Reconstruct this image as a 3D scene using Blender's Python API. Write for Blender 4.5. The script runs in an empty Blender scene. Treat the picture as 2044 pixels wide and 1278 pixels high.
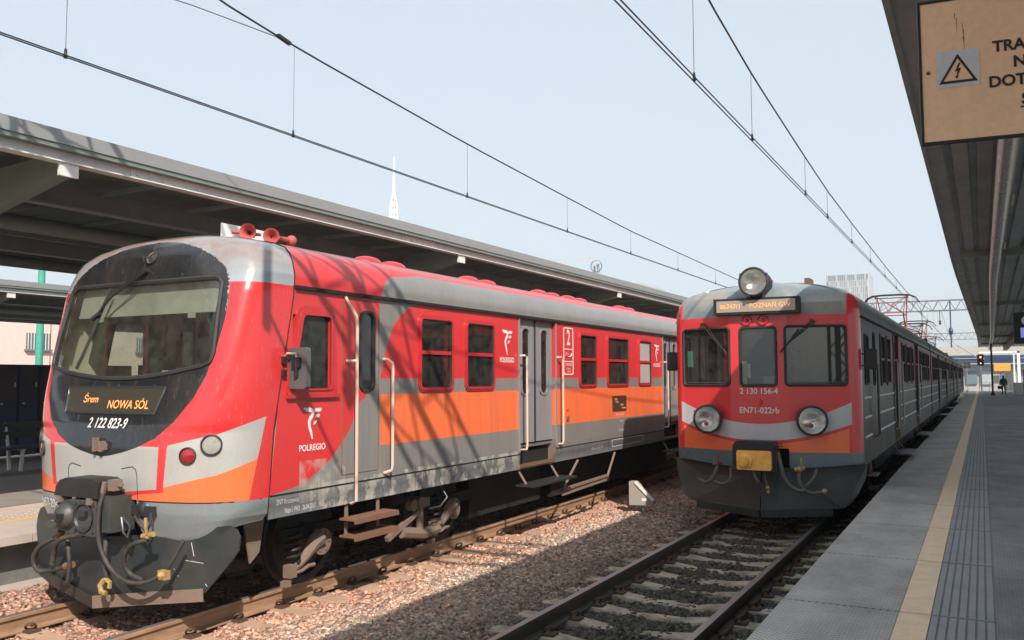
import bpy, math, random
import numpy as np
from mathutils import Vector, Matrix
random.seed(7); rng = np.random.default_rng(7)
S = bpy.context.scene
COL = S.collection
pi = math.pi

# ------------------------------------------------------------------ camera
cam = bpy.data.cameras.new('camera'); cam.sensor_width = 36; cam.sensor_fit = 'HORIZONTAL'
cam.lens = 1740.3*36/2044; cam.clip_start = .05; cam.clip_end = 4000
co = bpy.data.objects.new('camera', cam); COL.objects.link(co); S.camera = co
yaw, pitch, roll = .4932, .0669, .0039
fwd = Vector((-math.sin(yaw)*math.cos(pitch), math.cos(yaw)*math.cos(pitch), math.sin(pitch)))
rt = Vector((math.cos(yaw), math.sin(yaw), 0)); up = rt.cross(fwd)
r2 = math.cos(roll)*rt-math.sin(roll)*up; u2 = math.sin(roll)*rt+math.cos(roll)*up
M = Matrix((r2, u2, -fwd)).transposed().to_4x4(); M.translation = (0, 0, 2.2449)
co.matrix_world = M
# ------------------------------------------------------------------ sky and sun
SUN = Vector((1, -1.05, 1.213)).normalized()
W = bpy.data.worlds.new('World'); S.world = W; W.use_nodes = True
sky = W.node_tree.nodes.new('ShaderNodeTexSky'); sky.sky_type = 'NISHITA'; sky.sun_disc = False
sky.sun_elevation = math.asin(SUN.z); sky.sun_rotation = math.atan2(SUN.x, SUN.y)
sky.air_density = 1.0; sky.dust_density = 3.2; sky.ozone_density = 1.6; sky.altitude = 60
_mx = W.node_tree.nodes.new('ShaderNodeMix'); _mx.data_type = 'RGBA'; _mx.inputs[0].default_value = .74     # thin milky overcast veil in front of the blue
W.node_tree.links.new(sky.outputs[0], _mx.inputs[6]); _mx.inputs[7].default_value = (4.15, 4.72, 5.1, 1)
W.node_tree.links.new(_mx.outputs[2], W.node_tree.nodes['Background'].inputs[0])
W.node_tree.nodes['Background'].inputs[1].default_value = .13
sl = bpy.data.lights.new('sun', 'SUN'); sl.energy = 4.3; sl.angle = math.radians(.55); sl.color = (1, .90, .79)
so = bpy.data.objects.new('sun', sl); COL.objects.link(so); so.rotation_euler = SUN.to_track_quat('Z', 'Y').to_euler()
S.view_settings.view_transform = 'Standard'; S.view_settings.look = 'None'
S.view_settings.exposure = .57; S.view_settings.gamma = 1
S.cycles.max_bounces = 6; S.cycles.diffuse_bounces = 3; S.cycles.glossy_bounces = 3
S.cycles.transparent_max_bounces = 8; S.cycles.sample_clamp_indirect = 6

# ------------------------------------------------------------------ materials
class X:
    """tiny expression -> math nodes"""
    def __init__(s, nt, v): s.nt, s.v = nt, v
    def _m(s, op, *a, clamp=False):
        n = s.nt.nodes.new('ShaderNodeMath'); n.operation = op; n.use_clamp = clamp
        for i, q in enumerate((s,)+a):
            q = q.v if isinstance(q, X) else q
            if isinstance(q, (int, float)): n.inputs[i].default_value = q
            else: s.nt.links.new(q, n.inputs[i])
        return X(s.nt, n.outputs[0])
    def __add__(s, o): return s._m('ADD', o)
    def __sub__(s, o): return s._m('SUBTRACT', o)
    def __mul__(s, o): return s._m('MULTIPLY', o)
    __and__ = __mul__
    def __or__(s, o): return s._m('MAXIMUM', o)
    def __invert__(s): return X(s.nt, 1.0)._m('SUBTRACT', s)
    def __gt__(s, o): return s._m('GREATER_THAN', o)
    def __lt__(s, o): return s._m('LESS_THAN', o)
    def abs(s): return s._m('ABSOLUTE')
    def max(s, o): return s._m('MAXIMUM', o)
    def curve(s, pts):
        a, b = pts[0][0], pts[-1][0]; ys = [p[1] for p in pts]; lo, hi = min(ys), max(ys)
        mr = s.nt.nodes.new('ShaderNodeMapRange'); s.nt.links.new(s.v, mr.inputs[0])
        mr.inputs[1].default_value = a; mr.inputs[2].default_value = b
        fc = s.nt.nodes.new('ShaderNodeFloatCurve'); s.nt.links.new(mr.outputs[0], fc.inputs[1])
        c = fc.mapping.curves[0]
        P = [((x-a)/(b-a), (y-lo)/(hi-lo)) for x, y in pts]
        while len(c.points) < len(P): c.points.new(.5, .5)
        for q, (x, y) in zip(c.points, P): q.location = (x, y); q.handle_type = 'VECTOR'
        fc.mapping.update()
        return X(s.nt, fc.outputs[0])*(hi-lo)+lo
def rgb(c): return (*c, 1) if len(c) == 3 else c
def new_mat(name):
    m = bpy.data.materials.new(name); m.use_nodes = True; nt = m.node_tree
    b = nt.nodes['Principled BSDF']; g = nt.nodes.new('ShaderNodeNewGeometry')
    return m, nt, b, g
def noise(nt, g, scale, detail=4, rough=.6, vec=None, stretch=None):
    n = nt.nodes.new('ShaderNodeTexNoise'); n.inputs['Scale'].default_value = scale
    n.inputs['Detail'].default_value = detail; n.inputs['Roughness'].default_value = rough
    src = g.outputs['Position'] if vec is None else vec
    if stretch:
        mp = nt.nodes.new('ShaderNodeMapping'); mp.inputs['Scale'].default_value = stretch
        nt.links.new(src, mp.inputs[0]); src = mp.outputs[0]
    nt.links.new(src, n.inputs['Vector']); return n
def ramp(nt, sock, stops):
    r = nt.nodes.new('ShaderNodeValToRGB'); nt.links.new(sock, r.inputs[0])
    e = r.color_ramp.elements
    while len(e) < len(stops): e.new(.5)
    for q, (p, c) in zip(e, stops): q.position = p; q.color = rgb(c) if isinstance(c, tuple) else (c, c, c, 1)
    return r
def mix(nt, fac, a, b, mode='MIX'):
    n = nt.nodes.new('ShaderNodeMix'); n.data_type = 'RGBA'; n.blend_type = mode; n.clamp_factor = True
    for s, q in ((0, fac), (6, a), (7, b)):
        q = q.v if isinstance(q, X) else q
        if isinstance(q, (int, float)): n.inputs[s].default_value = q
        elif isinstance(q, tuple): n.inputs[s].default_value = rgb(q)
        else: nt.links.new(q, n.inputs[s])
    return n.outputs[2]
def dirt(nt, g, b, col, amount=.35, dcol=(.12, .1, .08), scale=3.0, fine=60, rough=.4, rvar=.25, stretch=(1, 1, .35), bump=.0, bscale=30):
    n1 = noise(nt, g, scale, 6, .65, stretch=stretch); n2 = noise(nt, g, fine, 3, .6)
    r = ramp(nt, n1.outputs[0], [(.42, 0.0), (.72, 1.0)])
    f = X(nt, r.outputs[0])*amount
    c = mix(nt, f, col, dcol)
    v = ramp(nt, n2.outputs[0], [(.3, .93), (.7, 1.04)])
    c = mix(nt, 1.0, c, v.outputs[0], 'MULTIPLY')
    nt.links.new(c, b.inputs['Base Color'])
    rr = X(nt, n1.outputs[0])*rvar+(rough-rvar*.3); nt.links.new(rr.v, b.inputs['Roughness'])
    if bump:
        n3 = noise(nt, g, bscale, 5, .6); bp = nt.nodes.new('ShaderNodeBump'); bp.inputs['Strength'].default_value = 1
        bp.inputs['Distance'].default_value = bump; nt.links.new(n3.outputs[0], bp.inputs['Height']); nt.links.new(bp.outputs[0], b.inputs['Normal'])
def simple(name, col, rough=.5, metal=0., amount=.3, dcol=None, scale=3., fine=60, bump=0, bscale=30, stretch=(1, 1, 1), coat=0):
    m, nt, b, g = new_mat(name); b.inputs['Metallic'].default_value = metal; b.inputs['Coat Weight'].default_value = coat
    dirt(nt, g, b, col, amount, dcol or tuple(x*.45 for x in col), scale, fine, rough, stretch=stretch, bump=bump, bscale=bscale)
    return m
RED = (.64, .030, .034); ORG = (.88, .17, .055); GRY = (.215, .21, .20); BLK = (.012, .014, .017); SKG = (.20, .235, .25)
XL, XR = -7.52, -3.047
MASK = [(1.45, 0.), (1.51, .0), (1.52, .12), (1.56, .32), (1.61, .50), (1.70, .71), (1.85, .90), (2.07, 1.06), (2.28, 1.14), (2.52, 1.19), (2.8, 1.22), (3.0, 1.225), (3.2, 1.19), (3.32, 1.13), (3.46, .93), (3.55, .72), (3.62, .48), (3.66, .25), (3.675, 0.), (3.8, 0.)]
def paint_left_nose():
    m, nt, b, g = new_mat('cab_livery_paint')
    sp = nt.nodes.new('ShaderNodeSeparateXYZ'); nt.links.new(g.outputs['Position'], sp.inputs[0])
    x = (X(nt, sp.outputs[0])-XL).abs(); y = X(nt, sp.outputs[1]); z = X(nt, sp.outputs[2])
    q = x+(y-5.85).max(0.)
    col = mix(nt, (z > 3.185), RED, (.30, .35, .38))
    # grey lower area and wedge
    top = q*.245+1.425
    wedge = (z < top) & (z > (q*.25+1.045)) & (q > (z*.13+.645)) & (q < (z*.27+1.39))
    pan_in = (z > (q*.10+1.155)) & (q < (z*.09+.618))
    mb = z.curve(MASK)
    maskr = (x < (z-.135).curve(MASK)) | (z > 1.72)
    panel = pan_in & ~maskr & (z < 1.62)
    col = mix(nt, wedge | panel, col, (.40, .40, .385))
    orange = (z < (q*.25+1.045)) & (z > 1.115) & (q > .22) & (q < (z*.27+1.39)) & ~((z > (q*.10+1.12)) & (q < (z*.13+.645)))
    col = mix(nt, orange, col, ORG)
    col = mix(nt, (z < 1.112), col, SKG)
    # weathered roof: rust brown over grey
    rn = noise(nt, g, 2.2, 6, .7, stretch=(1, 1, 2.0)); rr = ramp(nt, rn.outputs[0], [(.27, 0.12), (.60, 1.0)])
    topf = ((z-3.22)*2.6)._m('ADD', 0.0, clamp=True)
    col = mix(nt, X(nt, rr.outputs[0]) & topf, col, (.25, .155, .12))
    black = (x < mb) & (z > 1.5) & (z < 3.68)
    col = mix(nt, black, col, BLK)
    ch = noise(nt, g, 30, 4, .8); cr = ramp(nt, ch.outputs[0], [(.47, 0.0), (.56, .9)])
    col = mix(nt, X(nt, cr.outputs[0]) & (x < mb) & (x > mb-.018) & (z > 2.9), col, (.45, .44, .42))
    # small scratches / grey dust on the black
    sn = noise(nt, g, 26, 5, .75, stretch=(1, 1, .25)); sr = ramp(nt, sn.outputs[0], [(.58, 0.0), (.74, .22)])
    col = mix(nt, sr.outputs[0], col, (.42, .40, .36))
    dirt(nt, g, b, col, .16, (.16, .12, .09), 2.5, 70, .22, .18)
    b.inputs['Coat Weight'].default_value = .55; b.inputs['Coat Roughness'].default_value = .08
    return m
SWL = [(0.9, 6.30), (1.12, 6.35), (1.19, 6.86), (1.41, 7.27), (1.69, 7.57), (1.92, 7.70), (2.02, 7.77), (2.03, 7.84), (2.41, 8.0), (2.71, 8.03), (3.18, 8.11), (3.36, 8.22), (3.44, 8.33), (3.47, 8.55), (3.52, 9.0)]
SWR = [(2.24, 8.11), (2.43, 8.17), (2.62, 8.24), (2.86, 8.36), (3.0, 8.51), (3.13, 8.74), (3.17, 8.9)]
def paint_side(name, oy=0., shaded=False):
    m, nt, b, g = new_mat(name)
    sp = nt.nodes.new('ShaderNodeSeparateXYZ'); nt.links.new(g.outputs['Position'], sp.inputs[0])
    x = X(nt, sp.outputs[0]); y = X(nt, sp.outputs[1])-oy; z = X(nt, sp.outputs[2])
    if shaded:
        col = mix(nt, (z > 2.10) & (z < 3.12) & (y > 10.), (.034, .034, .032), (.17, .014, .016))  # livery darkened, with the canopy's shade put into its colours
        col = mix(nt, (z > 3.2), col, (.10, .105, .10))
    else:
        col = (RED)
        grey = (y > z.curve(SWL)) & ((z < 2.25) | (z > 3.17) | (y < z.curve(SWR))) & (z < 3.53)
        col = mix(nt, grey, RED, GRY)
        col = mix(nt, (z > 1.49) & (z < 2.07) & (y > 8.12), col, ORG)
        col = mix(nt, (z < 1.12), col, (.17, .185, .19))
        # roof weathering, pinkish and brown towards the crown
        rn = noise(nt, g, 1.6, 6, .7, stretch=(3, .5, 1)); rr = ramp(nt, rn.outputs[0], [(.22, 0.15), (.62, 1.0)])
        col = mix(nt, X(nt, rr.outputs[0]) & ((z-3.55)*9.)._m('ADD', 0.0, clamp=True), col, (.27, .105, .09))
        # peeled paint patches on the skirt
        pn = noise(nt, g, 3.8, 8, .74, stretch=(1, 1, .8)); pr = ramp(nt, pn.outputs[0], [(.505, 0.0), (.53, 1.0)])
        zone = (z < 1.17) & (y > 6.95) & (y < 12.0)
        zone2 = (z < 1.42) & (z > 1.0) & (y > 6.78) & (y < 7.5) & (z < (y*-.55+5.42))
        pn2 = noise(nt, g, 3.2, 5, .6); pr2 = ramp(nt, pn2.outputs[0], [(.40, 0.0), (.62, 1.0)])
        col = mix(nt, (X(nt, pr.outputs[0]) & zone) | (X(nt, pr2.outputs[0]) & zone2), col, (.43, .40, .355))
        st = noise(nt, g, 9, 4, .6, stretch=(1, 3, .2)); s2 = ramp(nt, st.outputs[0], [(.5, 0.0), (.8, .5)])
        col = mix(nt, X(nt, s2.outputs[0]) & (z < 1.2), col, (.06, .05, .04))
    st2 = noise(nt, g, 14, 4, .6, stretch=(1, 1, .06)); s3 = ramp(nt, st2.outputs[0], [(.48, 0.0), (.8, .28)])
    col = mix(nt, s3.outputs[0], col, (.13, .085, .07) if not shaded else (.05, .045, .04))
    dirt(nt, g, b, col, .2, (.13, .09, .075) if not shaded else (.05, .045, .04), 1.5, 70, .30, .2)
    b.inputs['Coat Weight'].default_value = 0. if shaded else .35; b.inputs['Coat Roughness'].default_value = .15
    if shaded: b.inputs['Specular IOR Level'].default_value = .2
    n3 = noise(nt, g, 1.7, 2, .5, stretch=(1, 1, .8)); bp = nt.nodes.new('ShaderNodeBump'); bp.inputs['Distance'].default_value = .006
    nt.links.new(n3.outputs[0], bp.inputs['Height']); nt.links.new(bp.outputs[0], b.inputs['Normal'])
    return m
def paint_right_nose():
    m, nt, b, g = new_mat('front_livery_paint')
    sp = nt.nodes.new('ShaderNodeSeparateXYZ'); nt.links.new(g.outputs['Position'], sp.inputs[0])
    x = (X(nt, sp.outputs[0])-XR).abs(); z = X(nt, sp.outputs[2])
    x2 = x*x
    col = mix(nt, (z > 3.205) & (x < 1.275), RED, (.17, .215, .235))
    pr = noise(nt, g, 1.3, 4, .6); p2 = ramp(nt, pr.outputs[0], [(.46, 0.0), (.55, 1.0)])
    col = mix(nt, X(nt, p2.outputs[0]) & (z > 3.2) & (x < 1.275), col, (.27, .265, .24))
    band = (z > (x2*.155+1.275)) & (z < (x2*.195+1.53)) & (x < 1.31)
    col = mix(nt, band, col, (.47, .48, .49))
    org = (z < (x2*.155+1.225)) & (z > 1.11) & (x < 1.27)
    col = mix(nt, org, col, ORG)
    col = mix(nt, (z < 1.11), col, (.10, .15, .165))
    dirt(nt, g, b, col, .2, (.15, .09, .07), 2.5, 70, .26, .2)
    b.inputs['Coat Weight'].default_value = .4; b.inputs['Coat Roughness'].default_value = .12
    return m
def glass(name, tint, tr, rough=.02):
    m = bpy.data.materials.new(name); m.use_nodes = True; nt = m.node_tree; nt.nodes.clear()
    o = nt.nodes.new('ShaderNodeOutputMaterial'); t = nt.nodes.new('ShaderNodeBsdfTransparent'); gl = nt.nodes.new('ShaderNodeBsdfGlossy')
    gl.inputs['Roughness'].default_value = rough; gl.inputs['Color'].default_value = (.9, .93, .93, 1); t.inputs[0].default_value = rgb(tint)
    gg = nt.nodes.new('ShaderNodeNewGeometry'); dt = nt.nodes.new('ShaderNodeVectorMath'); dt.operation = 'DOT_PRODUCT'
    nt.links.new(gg.outputs['Incoming'], dt.inputs[0]); nt.links.new(gg.outputs['Normal'], dt.inputs[1])
    k = X(nt, 1.0)._m('SUBTRACT', X(nt, dt.outputs['Value']).abs()); k5 = k._m('POWER', 5.0)
    a = nt.nodes.new('ShaderNodeMath'); a.operation = 'MULTIPLY_ADD'; a.inputs[1].default_value = .92; a.inputs[2].default_value = tr; a.use_clamp = True
    nt.links.new(k5.v, a.inputs[0])
    mx = nt.nodes.new('ShaderNodeMixShader'); nt.links.new(a.outputs[0], mx.inputs[0]); nt.links.new(t.outputs[0], mx.inputs[1]); nt.links.new(gl.outputs[0], mx.inputs[2])
    # a film of dust on the pane
    g = nt.nodes.new('ShaderNodeNewGeometry'); n = noise(nt, g, 7, 5, .7); r = ramp(nt, n.outputs[0], [(.35, .015), (.75, .09)])
    d = nt.nodes.new('ShaderNodeBsdfDiffuse'); d.inputs[0].default_value = (.45, .42, .36, 1)
    m2 = nt.nodes.new('ShaderNodeMixShader'); nt.links.new(r.outputs[0], m2.inputs[0]); nt.links.new(mx.outputs[0], m2.inputs[1]); nt.links.new(d.outputs[0], m2.inputs[2])
    nt.links.new(m2.outputs[0], o.inputs[0]); return m
def emis(name, col, s):
    m = bpy.data.materials.new(name); m.use_nodes = True; b = m.node_tree.nodes['Principled BSDF']
    b.inputs['Base Color'].default_value = rgb(col); b.inputs['Emission Color'].default_value = rgb(col); b.inputs['Emission Strength'].default_value = s
    return m
m_nose = paint_left_nose(); m_side = paint_side('side_livery_paint'); m_sideR = paint_side('side_livery_paint_opposite', 8.1); m_dark_side = paint_side('shaded_side_paint', 8.1, True)  # last one: platform-side copy of the livery with shade painted in
m_front = paint_right_nose()
m_frame = simple('window_frame_red', (.50, .026, .03), .3, 0, .35, (.16, .02, .02), 9, coat=.3); m_frameg = simple('window_frame_dark', (.07, .05, .05), .4, 0, .2)
m_redp = simple('red_paint', RED, .35, 0, .2, coat=.3); m_grey = simple('grey_paint', (.235, .235, .245), .38, 0, .22, stretch=(1, 1, .3), coat=.2)
m_white = simple('white_lettering', (.72, .69, .66), .5, 0, .12); m_cream = simple('cream_enamel', (.60, .46, .37), .4, 0, .15)
m_rubber = simple('black_rubber', (.02, .021, .022), .55, 0, .3, (.07, .065, .06))
m_hose = simple('dusty_rubber_hose', (.028, .027, .024), .6, 0, .6, (.11, .09, .07), 9)
m_warm = simple('warm_reflector', (.85, .72, .58), .35, .35, .5, (.45, .16, .12), 14, bump=.004, bscale=30)  # pale warm tone and red blotches stand in for reflected light
m_hoseR = simple('grey_rubber_hose', (.085, .085, .07), .6, 0, .5, (.14, .13, .10), 12)
m_black = simple('dull_black_metal', (.014, .015, .016), .5, .1, .35, (.06, .05, .04), 5, bump=.002)
m_plow = simple('plough_plate', (.020, .027, .028), .36, .1, .5, (.075, .062, .05), 2.0, 40, bump=.001)
m_steel = simple('bare_dark_steel', (.09, .10, .105), .35, .75, .4, (.05, .045, .04), 9)
m_chrome = simple('lamp_reflector', (.82, .82, .80), .16, .95, .1, bump=.004, bscale=22)
m_dust = simple('brake_dust_steel', (.21, .15, .115), .8, .1, .4, (.10, .075, .06), 6, bump=.004)
m_rust = simple('rust', (.20, .095, .055), .8, .1, .4, (.10, .06, .045), 7, bump=.002)
m_under = simple('underframe_black', (.007, .007, .0065), .8, 0, .4, (.014, .012, .01))
m_brass = simple('yellow_brass', (.50, .33, .13), .5, .3, .5, (.10, .07, .04), 18)
m_yel = simple('yellow_enamel', (.95, .50, .10), .5, 0, .4, (.30, .15, .05), 14, 80)
m_inter = simple('cab_lining', (.50, .45, .35), .7, 0, .15); m_seat = simple('seat_cloth', (.10, .03, .03), .8); m_cabd = simple('shaded_cab_lining', (.13, .135, .11), .7, 0, .3); m_blind = simple('sun_blind', (.30, .305, .26), .8, 0, .75, (.14, .15, .13), 2.2)  # rear cab lining is a darker copy, shade put into its colour
m_idark = simple('saloon_lining', (.16, .14, .12), .7); m_skin = simple('skin', (.42, .24, .17), .6); m_shirt = simple('dark_cloth', (.03, .035, .05), .85)
m_gl = glass('window_glass', (.22, .25, .24), .07); m_ws = glass('windscreen_glass', (.74, .79, .74), .075); m_glF = glass('front_pane_glass', (.55, .60, .58), .09); m_lens = glass('lamp_glass', (.9, .9, .88), .06)
m_glR = glass('cab_glass_green', (.22, .26, .24), .03)
m_frost = simple('frosted_glass', (.42, .42, .41), .3, 0, .1, coat=.5)
m_redlens = simple('red_lens', (.30, .012, .02), .12, 0, .1, coat=1); m_amber = emis('amber_display_dots', (1, .36, .10), .5)
m_disp = simple('display_panel', (.045, .039, .03), .25, 0, .2, coat=.6); m_disp2 = simple('display_panel_pale', (.34, .29, .25), .35, 0, .15, coat=.5)
m_conc = simple('platform_concrete', (.34, .345, .34), .85, 0, .35, (.15, .15, .155), 2.5, 40, bump=.003, bscale=60)
m_concl = simple('pale_platform_concrete', (.46, .40, .35), .85, 0, .35, (.30, .25, .22), 2.5, 40, bump=.003, bscale=60)
m_wall = simple('platform_wall_concrete', (.16, .16, .155), .85, 0, .5, (.08, .08, .075), 2, 30, bump=.004, stretch=(1, 1, .3))
m_yline = simple('yellow_line_paint', (.92, .70, .47), .8, 0, .5, (.66, .48, .32), 7, 60); m_yline2 = simple('bright_yellow_line', (.72, .42, .12), .8)
m_sleep = simple('concrete_sleeper', (.46, .31, .22), .9, 0, .5, (.27, .16, .11), 5, 50, bump=.004)
m_sleepR = simple('mossy_sleeper', (.46, .40, .30), .9, 0, .95, (.085, .09, .06), 3.5, 50, bump=.004)
m_clip = simple('rusty_clip', (.11, .07, .05), .6, .3, .4, (.05, .04, .035), 20)
m_alu = simple('canopy_grey_sheet', (.25, .27, .275), .5, .1, .25, (.2, .2, .2), 1.5, 30, stretch=(1, 1, 1))
m_white_steel = simple('white_painted_steel', (.66, .68, .66), .5, 0, .3, (.45, .38, .31), 3)
m_sheet = simple('canopy_underside', (.37, .375, .36), .35, .15, .4, (.11, .115, .10), 1.2, 30)
m_beam = simple('canopy_beam_paint', (.29, .315, .27), .55, 0, .35, (.12, .125, .10), 3)
m_pipe = simple('galvanised_pipe', (.62, .57, .54), .25, .7, .3, (.3, .26, .24), 4)
m_sign = simple('sign_board_yellow', (.95, .60, .37), .5, 0, .18, (.70, .40, .24), 9, 30, stretch=(1, 1, .15)); m_ink = simple('sign_ink', (.03, .028, .025), .6); m_label = simple('pale_label', (.68, .68, .70), .5)
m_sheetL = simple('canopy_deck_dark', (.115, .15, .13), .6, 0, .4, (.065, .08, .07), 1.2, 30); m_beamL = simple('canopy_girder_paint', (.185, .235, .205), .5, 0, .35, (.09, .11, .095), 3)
m_doorR = simple('shaded_door_paint', (.07, .075, .072), .4, 0, .3); m_railR = simple('grey_rail_enamel', (.36, .36, .34), .4)  # platform-side doors: grey door paint copied darker to carry the shade
m_wire = simple('dark_wire', (.035, .04, .045), .5, .5, .2); m_lattice = simple('lattice_steel', (.20, .22, .24), .6, .2, .2)
m_pant = simple('pantograph_red', (.36, .07, .06), .5, 0, .3); m_green = simple('green_mast', (.06, .36, .27), .5)
m_pink = simple('pink_render', (.72, .58, .53), .85, 0, .12); m_brown = simple('brown_downpipe', (.28, .10, .08), .5)
m_blue = simple('dark_blue_panel', (.022, .045, .10), .3, 0, .3, (.012, .02, .04), coat=.3)
m_tower = simple('pale_cladding', (.42, .47, .51), .6, 0, .1); m_tglass = simple('tower_window', (.11, .145, .175), .3); m_spire = simple('white_spire', (.80, .80, .80), .6, 0, .05)
m_navy = simple('navy_cladding', (.035, .06, .11), .4); m_pale = simple('pale_cladding_low', (.46, .45, .42), .7); m_teal = simple('station_glazing', (.16, .24, .27), .2, coat=.5)
m_orange = simple('orange_sign', (.85, .38, .06), .6); m_lampred = emis('red_signal_light', (1, .12, .03), 6); m_lampw = emis('white_lamp', (1, .95, .9), 2.)
m_screen = emis('blue_screen', (.18, .26, .62), .5); m_bark = simple('bark', (.12, .10, .085), .9)
m_bench = simple('bench_dark', (.03, .03, .03), .4, 0, .2, coat=.3)
m_rail, nt, b, g = new_mat('rail_steel')
sp = nt.nodes.new('ShaderNodeSeparateXYZ'); nt.links.new(g.outputs['Position'], sp.inputs[0]); zz = X(nt, sp.outputs[2])
gn = nt.nodes.new('ShaderNodeSeparateXYZ'); nt.links.new(g.outputs['Normal'], gn.inputs[0])
topm = (zz > -.012) & (X(nt, gn.outputs[2]) > .8)
n1 = noise(nt, g, 14, 5, .7, stretch=(1, .25, 1)); rr = ramp(nt, n1.outputs[0], [(.3, (.22, .135, .08)), (.7, (.38, .24, .15))])
dx = (X(nt, sp.outputs[0]) > -5.0); side = mix(nt, dx, rr.outputs[0], (.055, .048, .042))
nt.links.new(mix(nt, topm, side, (.36, .35, .34)), b.inputs['Base Color']); nt.links.new((topm*.75).v, b.inputs['Metallic']); b.inputs['Roughness'].default_value = .42
def ballast_mat(name, island):
    m, nt, b, g = new_mat(name)
    sp = nt.nodes.new('ShaderNodeSeparateXYZ'); nt.links.new(g.outputs['Position'], sp.inputs[0]); x = X(nt, sp.outputs[0])
    wob = noise(nt, g, .7, 3, .6); xx = x+(X(nt, wob.outputs[0])-.5)*1.4
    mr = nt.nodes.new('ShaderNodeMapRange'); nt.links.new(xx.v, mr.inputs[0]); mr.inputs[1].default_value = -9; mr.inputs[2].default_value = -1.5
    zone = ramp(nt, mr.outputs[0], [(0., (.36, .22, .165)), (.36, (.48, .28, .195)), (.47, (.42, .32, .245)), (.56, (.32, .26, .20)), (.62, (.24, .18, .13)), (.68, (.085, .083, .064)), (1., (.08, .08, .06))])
    if island: src = g.outputs['Random Per Island']
    else: src = noise(nt, g, 40, 3).outputs[0]
    v = ramp(nt, src, [(0., .45), (.5, .95), (.93, 1.35), (1., 2.0)])
    c = mix(nt, 1., zone.outputs[0], v.outputs[0], 'MULTIPLY')
    hs = ramp(nt, X(nt, src)._m('MULTIPLY', 7.13)._m('FRACT').v, [(0., (.75, .9, 1.1)), (.5, (1, 1, 1)), (1., (1.2, .95, .85))])
    c = mix(nt, .7, c, hs.outputs[0], 'MULTIPLY')
    nt.links.new(c, b.inputs['Base Color']); b.inputs['Roughness'].default_value = .9
    return m
m_stone = ballast_mat('ballast_stone', True); m_bed = ballast_mat('ballast_dust', False)
def checker_conc(name, c1, pitch):
    m, nt, b, g = new_mat(name)
    dirt(nt, g, b, c1, .4, tuple(q*.6 for q in c1), 1.6, 40, .8)
    sp = nt.nodes.new('ShaderNodeSeparateXYZ'); nt.links.new(g.outputs['Position'], sp.inputs[0])
    k = 2*pi/pitch
    h = (X(nt, sp.outputs[0])*k)._m('SINE')*(X(nt, sp.outputs[1])*k)._m('SINE')
    n2 = noise(nt, g, 1.1, 4, .6); wet = ramp(nt, n2.outputs[0], [(.36, .84), (.62, 1.12)])
    old = b.inputs['Base Color'].links[0].from_socket
    c = mix(nt, 1., old, wet.outputs[0], 'MULTIPLY')
    sk = noise(nt, g, 11, 2, .5); sr = ramp(nt, sk.outputs[0], [(.70, 1.0), (.74, .45)]); c = mix(nt, 1., c, sr.outputs[0], 'MULTIPLY')
    sk = noise(nt, g, 2.3, 6, .75, stretch=(1, .3, 1)); sr = ramp(nt, sk.outputs[0], [(.40, .88), (.6, 1.08)]); c = mix(nt, 1., c, sr.outputs[0], 'MULTIPLY')
    hh = ramp(nt, (h*.5+.5).v, [(.15, .62), (.6, 1.10)]); c = mix(nt, 1., c, hh.outputs[0], 'MULTIPLY')  # dips between studs darkened in the colour to paint their shade
    nt.links.new(c, b.inputs['Base Color'])
    bp = nt.nodes.new('ShaderNodeBump'); bp.inputs['Distance'].default_value = .004; nt.links.new(h.v, bp.inputs['Height']); nt.links.new(bp.outputs[0], b.inputs['Normal'])
    return m
m_slab = checker_conc('studded_concrete', (.50, .475, .44), .05); m_slab2 = checker_conc('studded_concrete_dark', (.275, .295, .295), .055)
m_tact = simple('tactile_concrete', (.325, .345, .35), .8, 0, .4, (.22, .235, .24), 3, 60, bump=.001)

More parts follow.
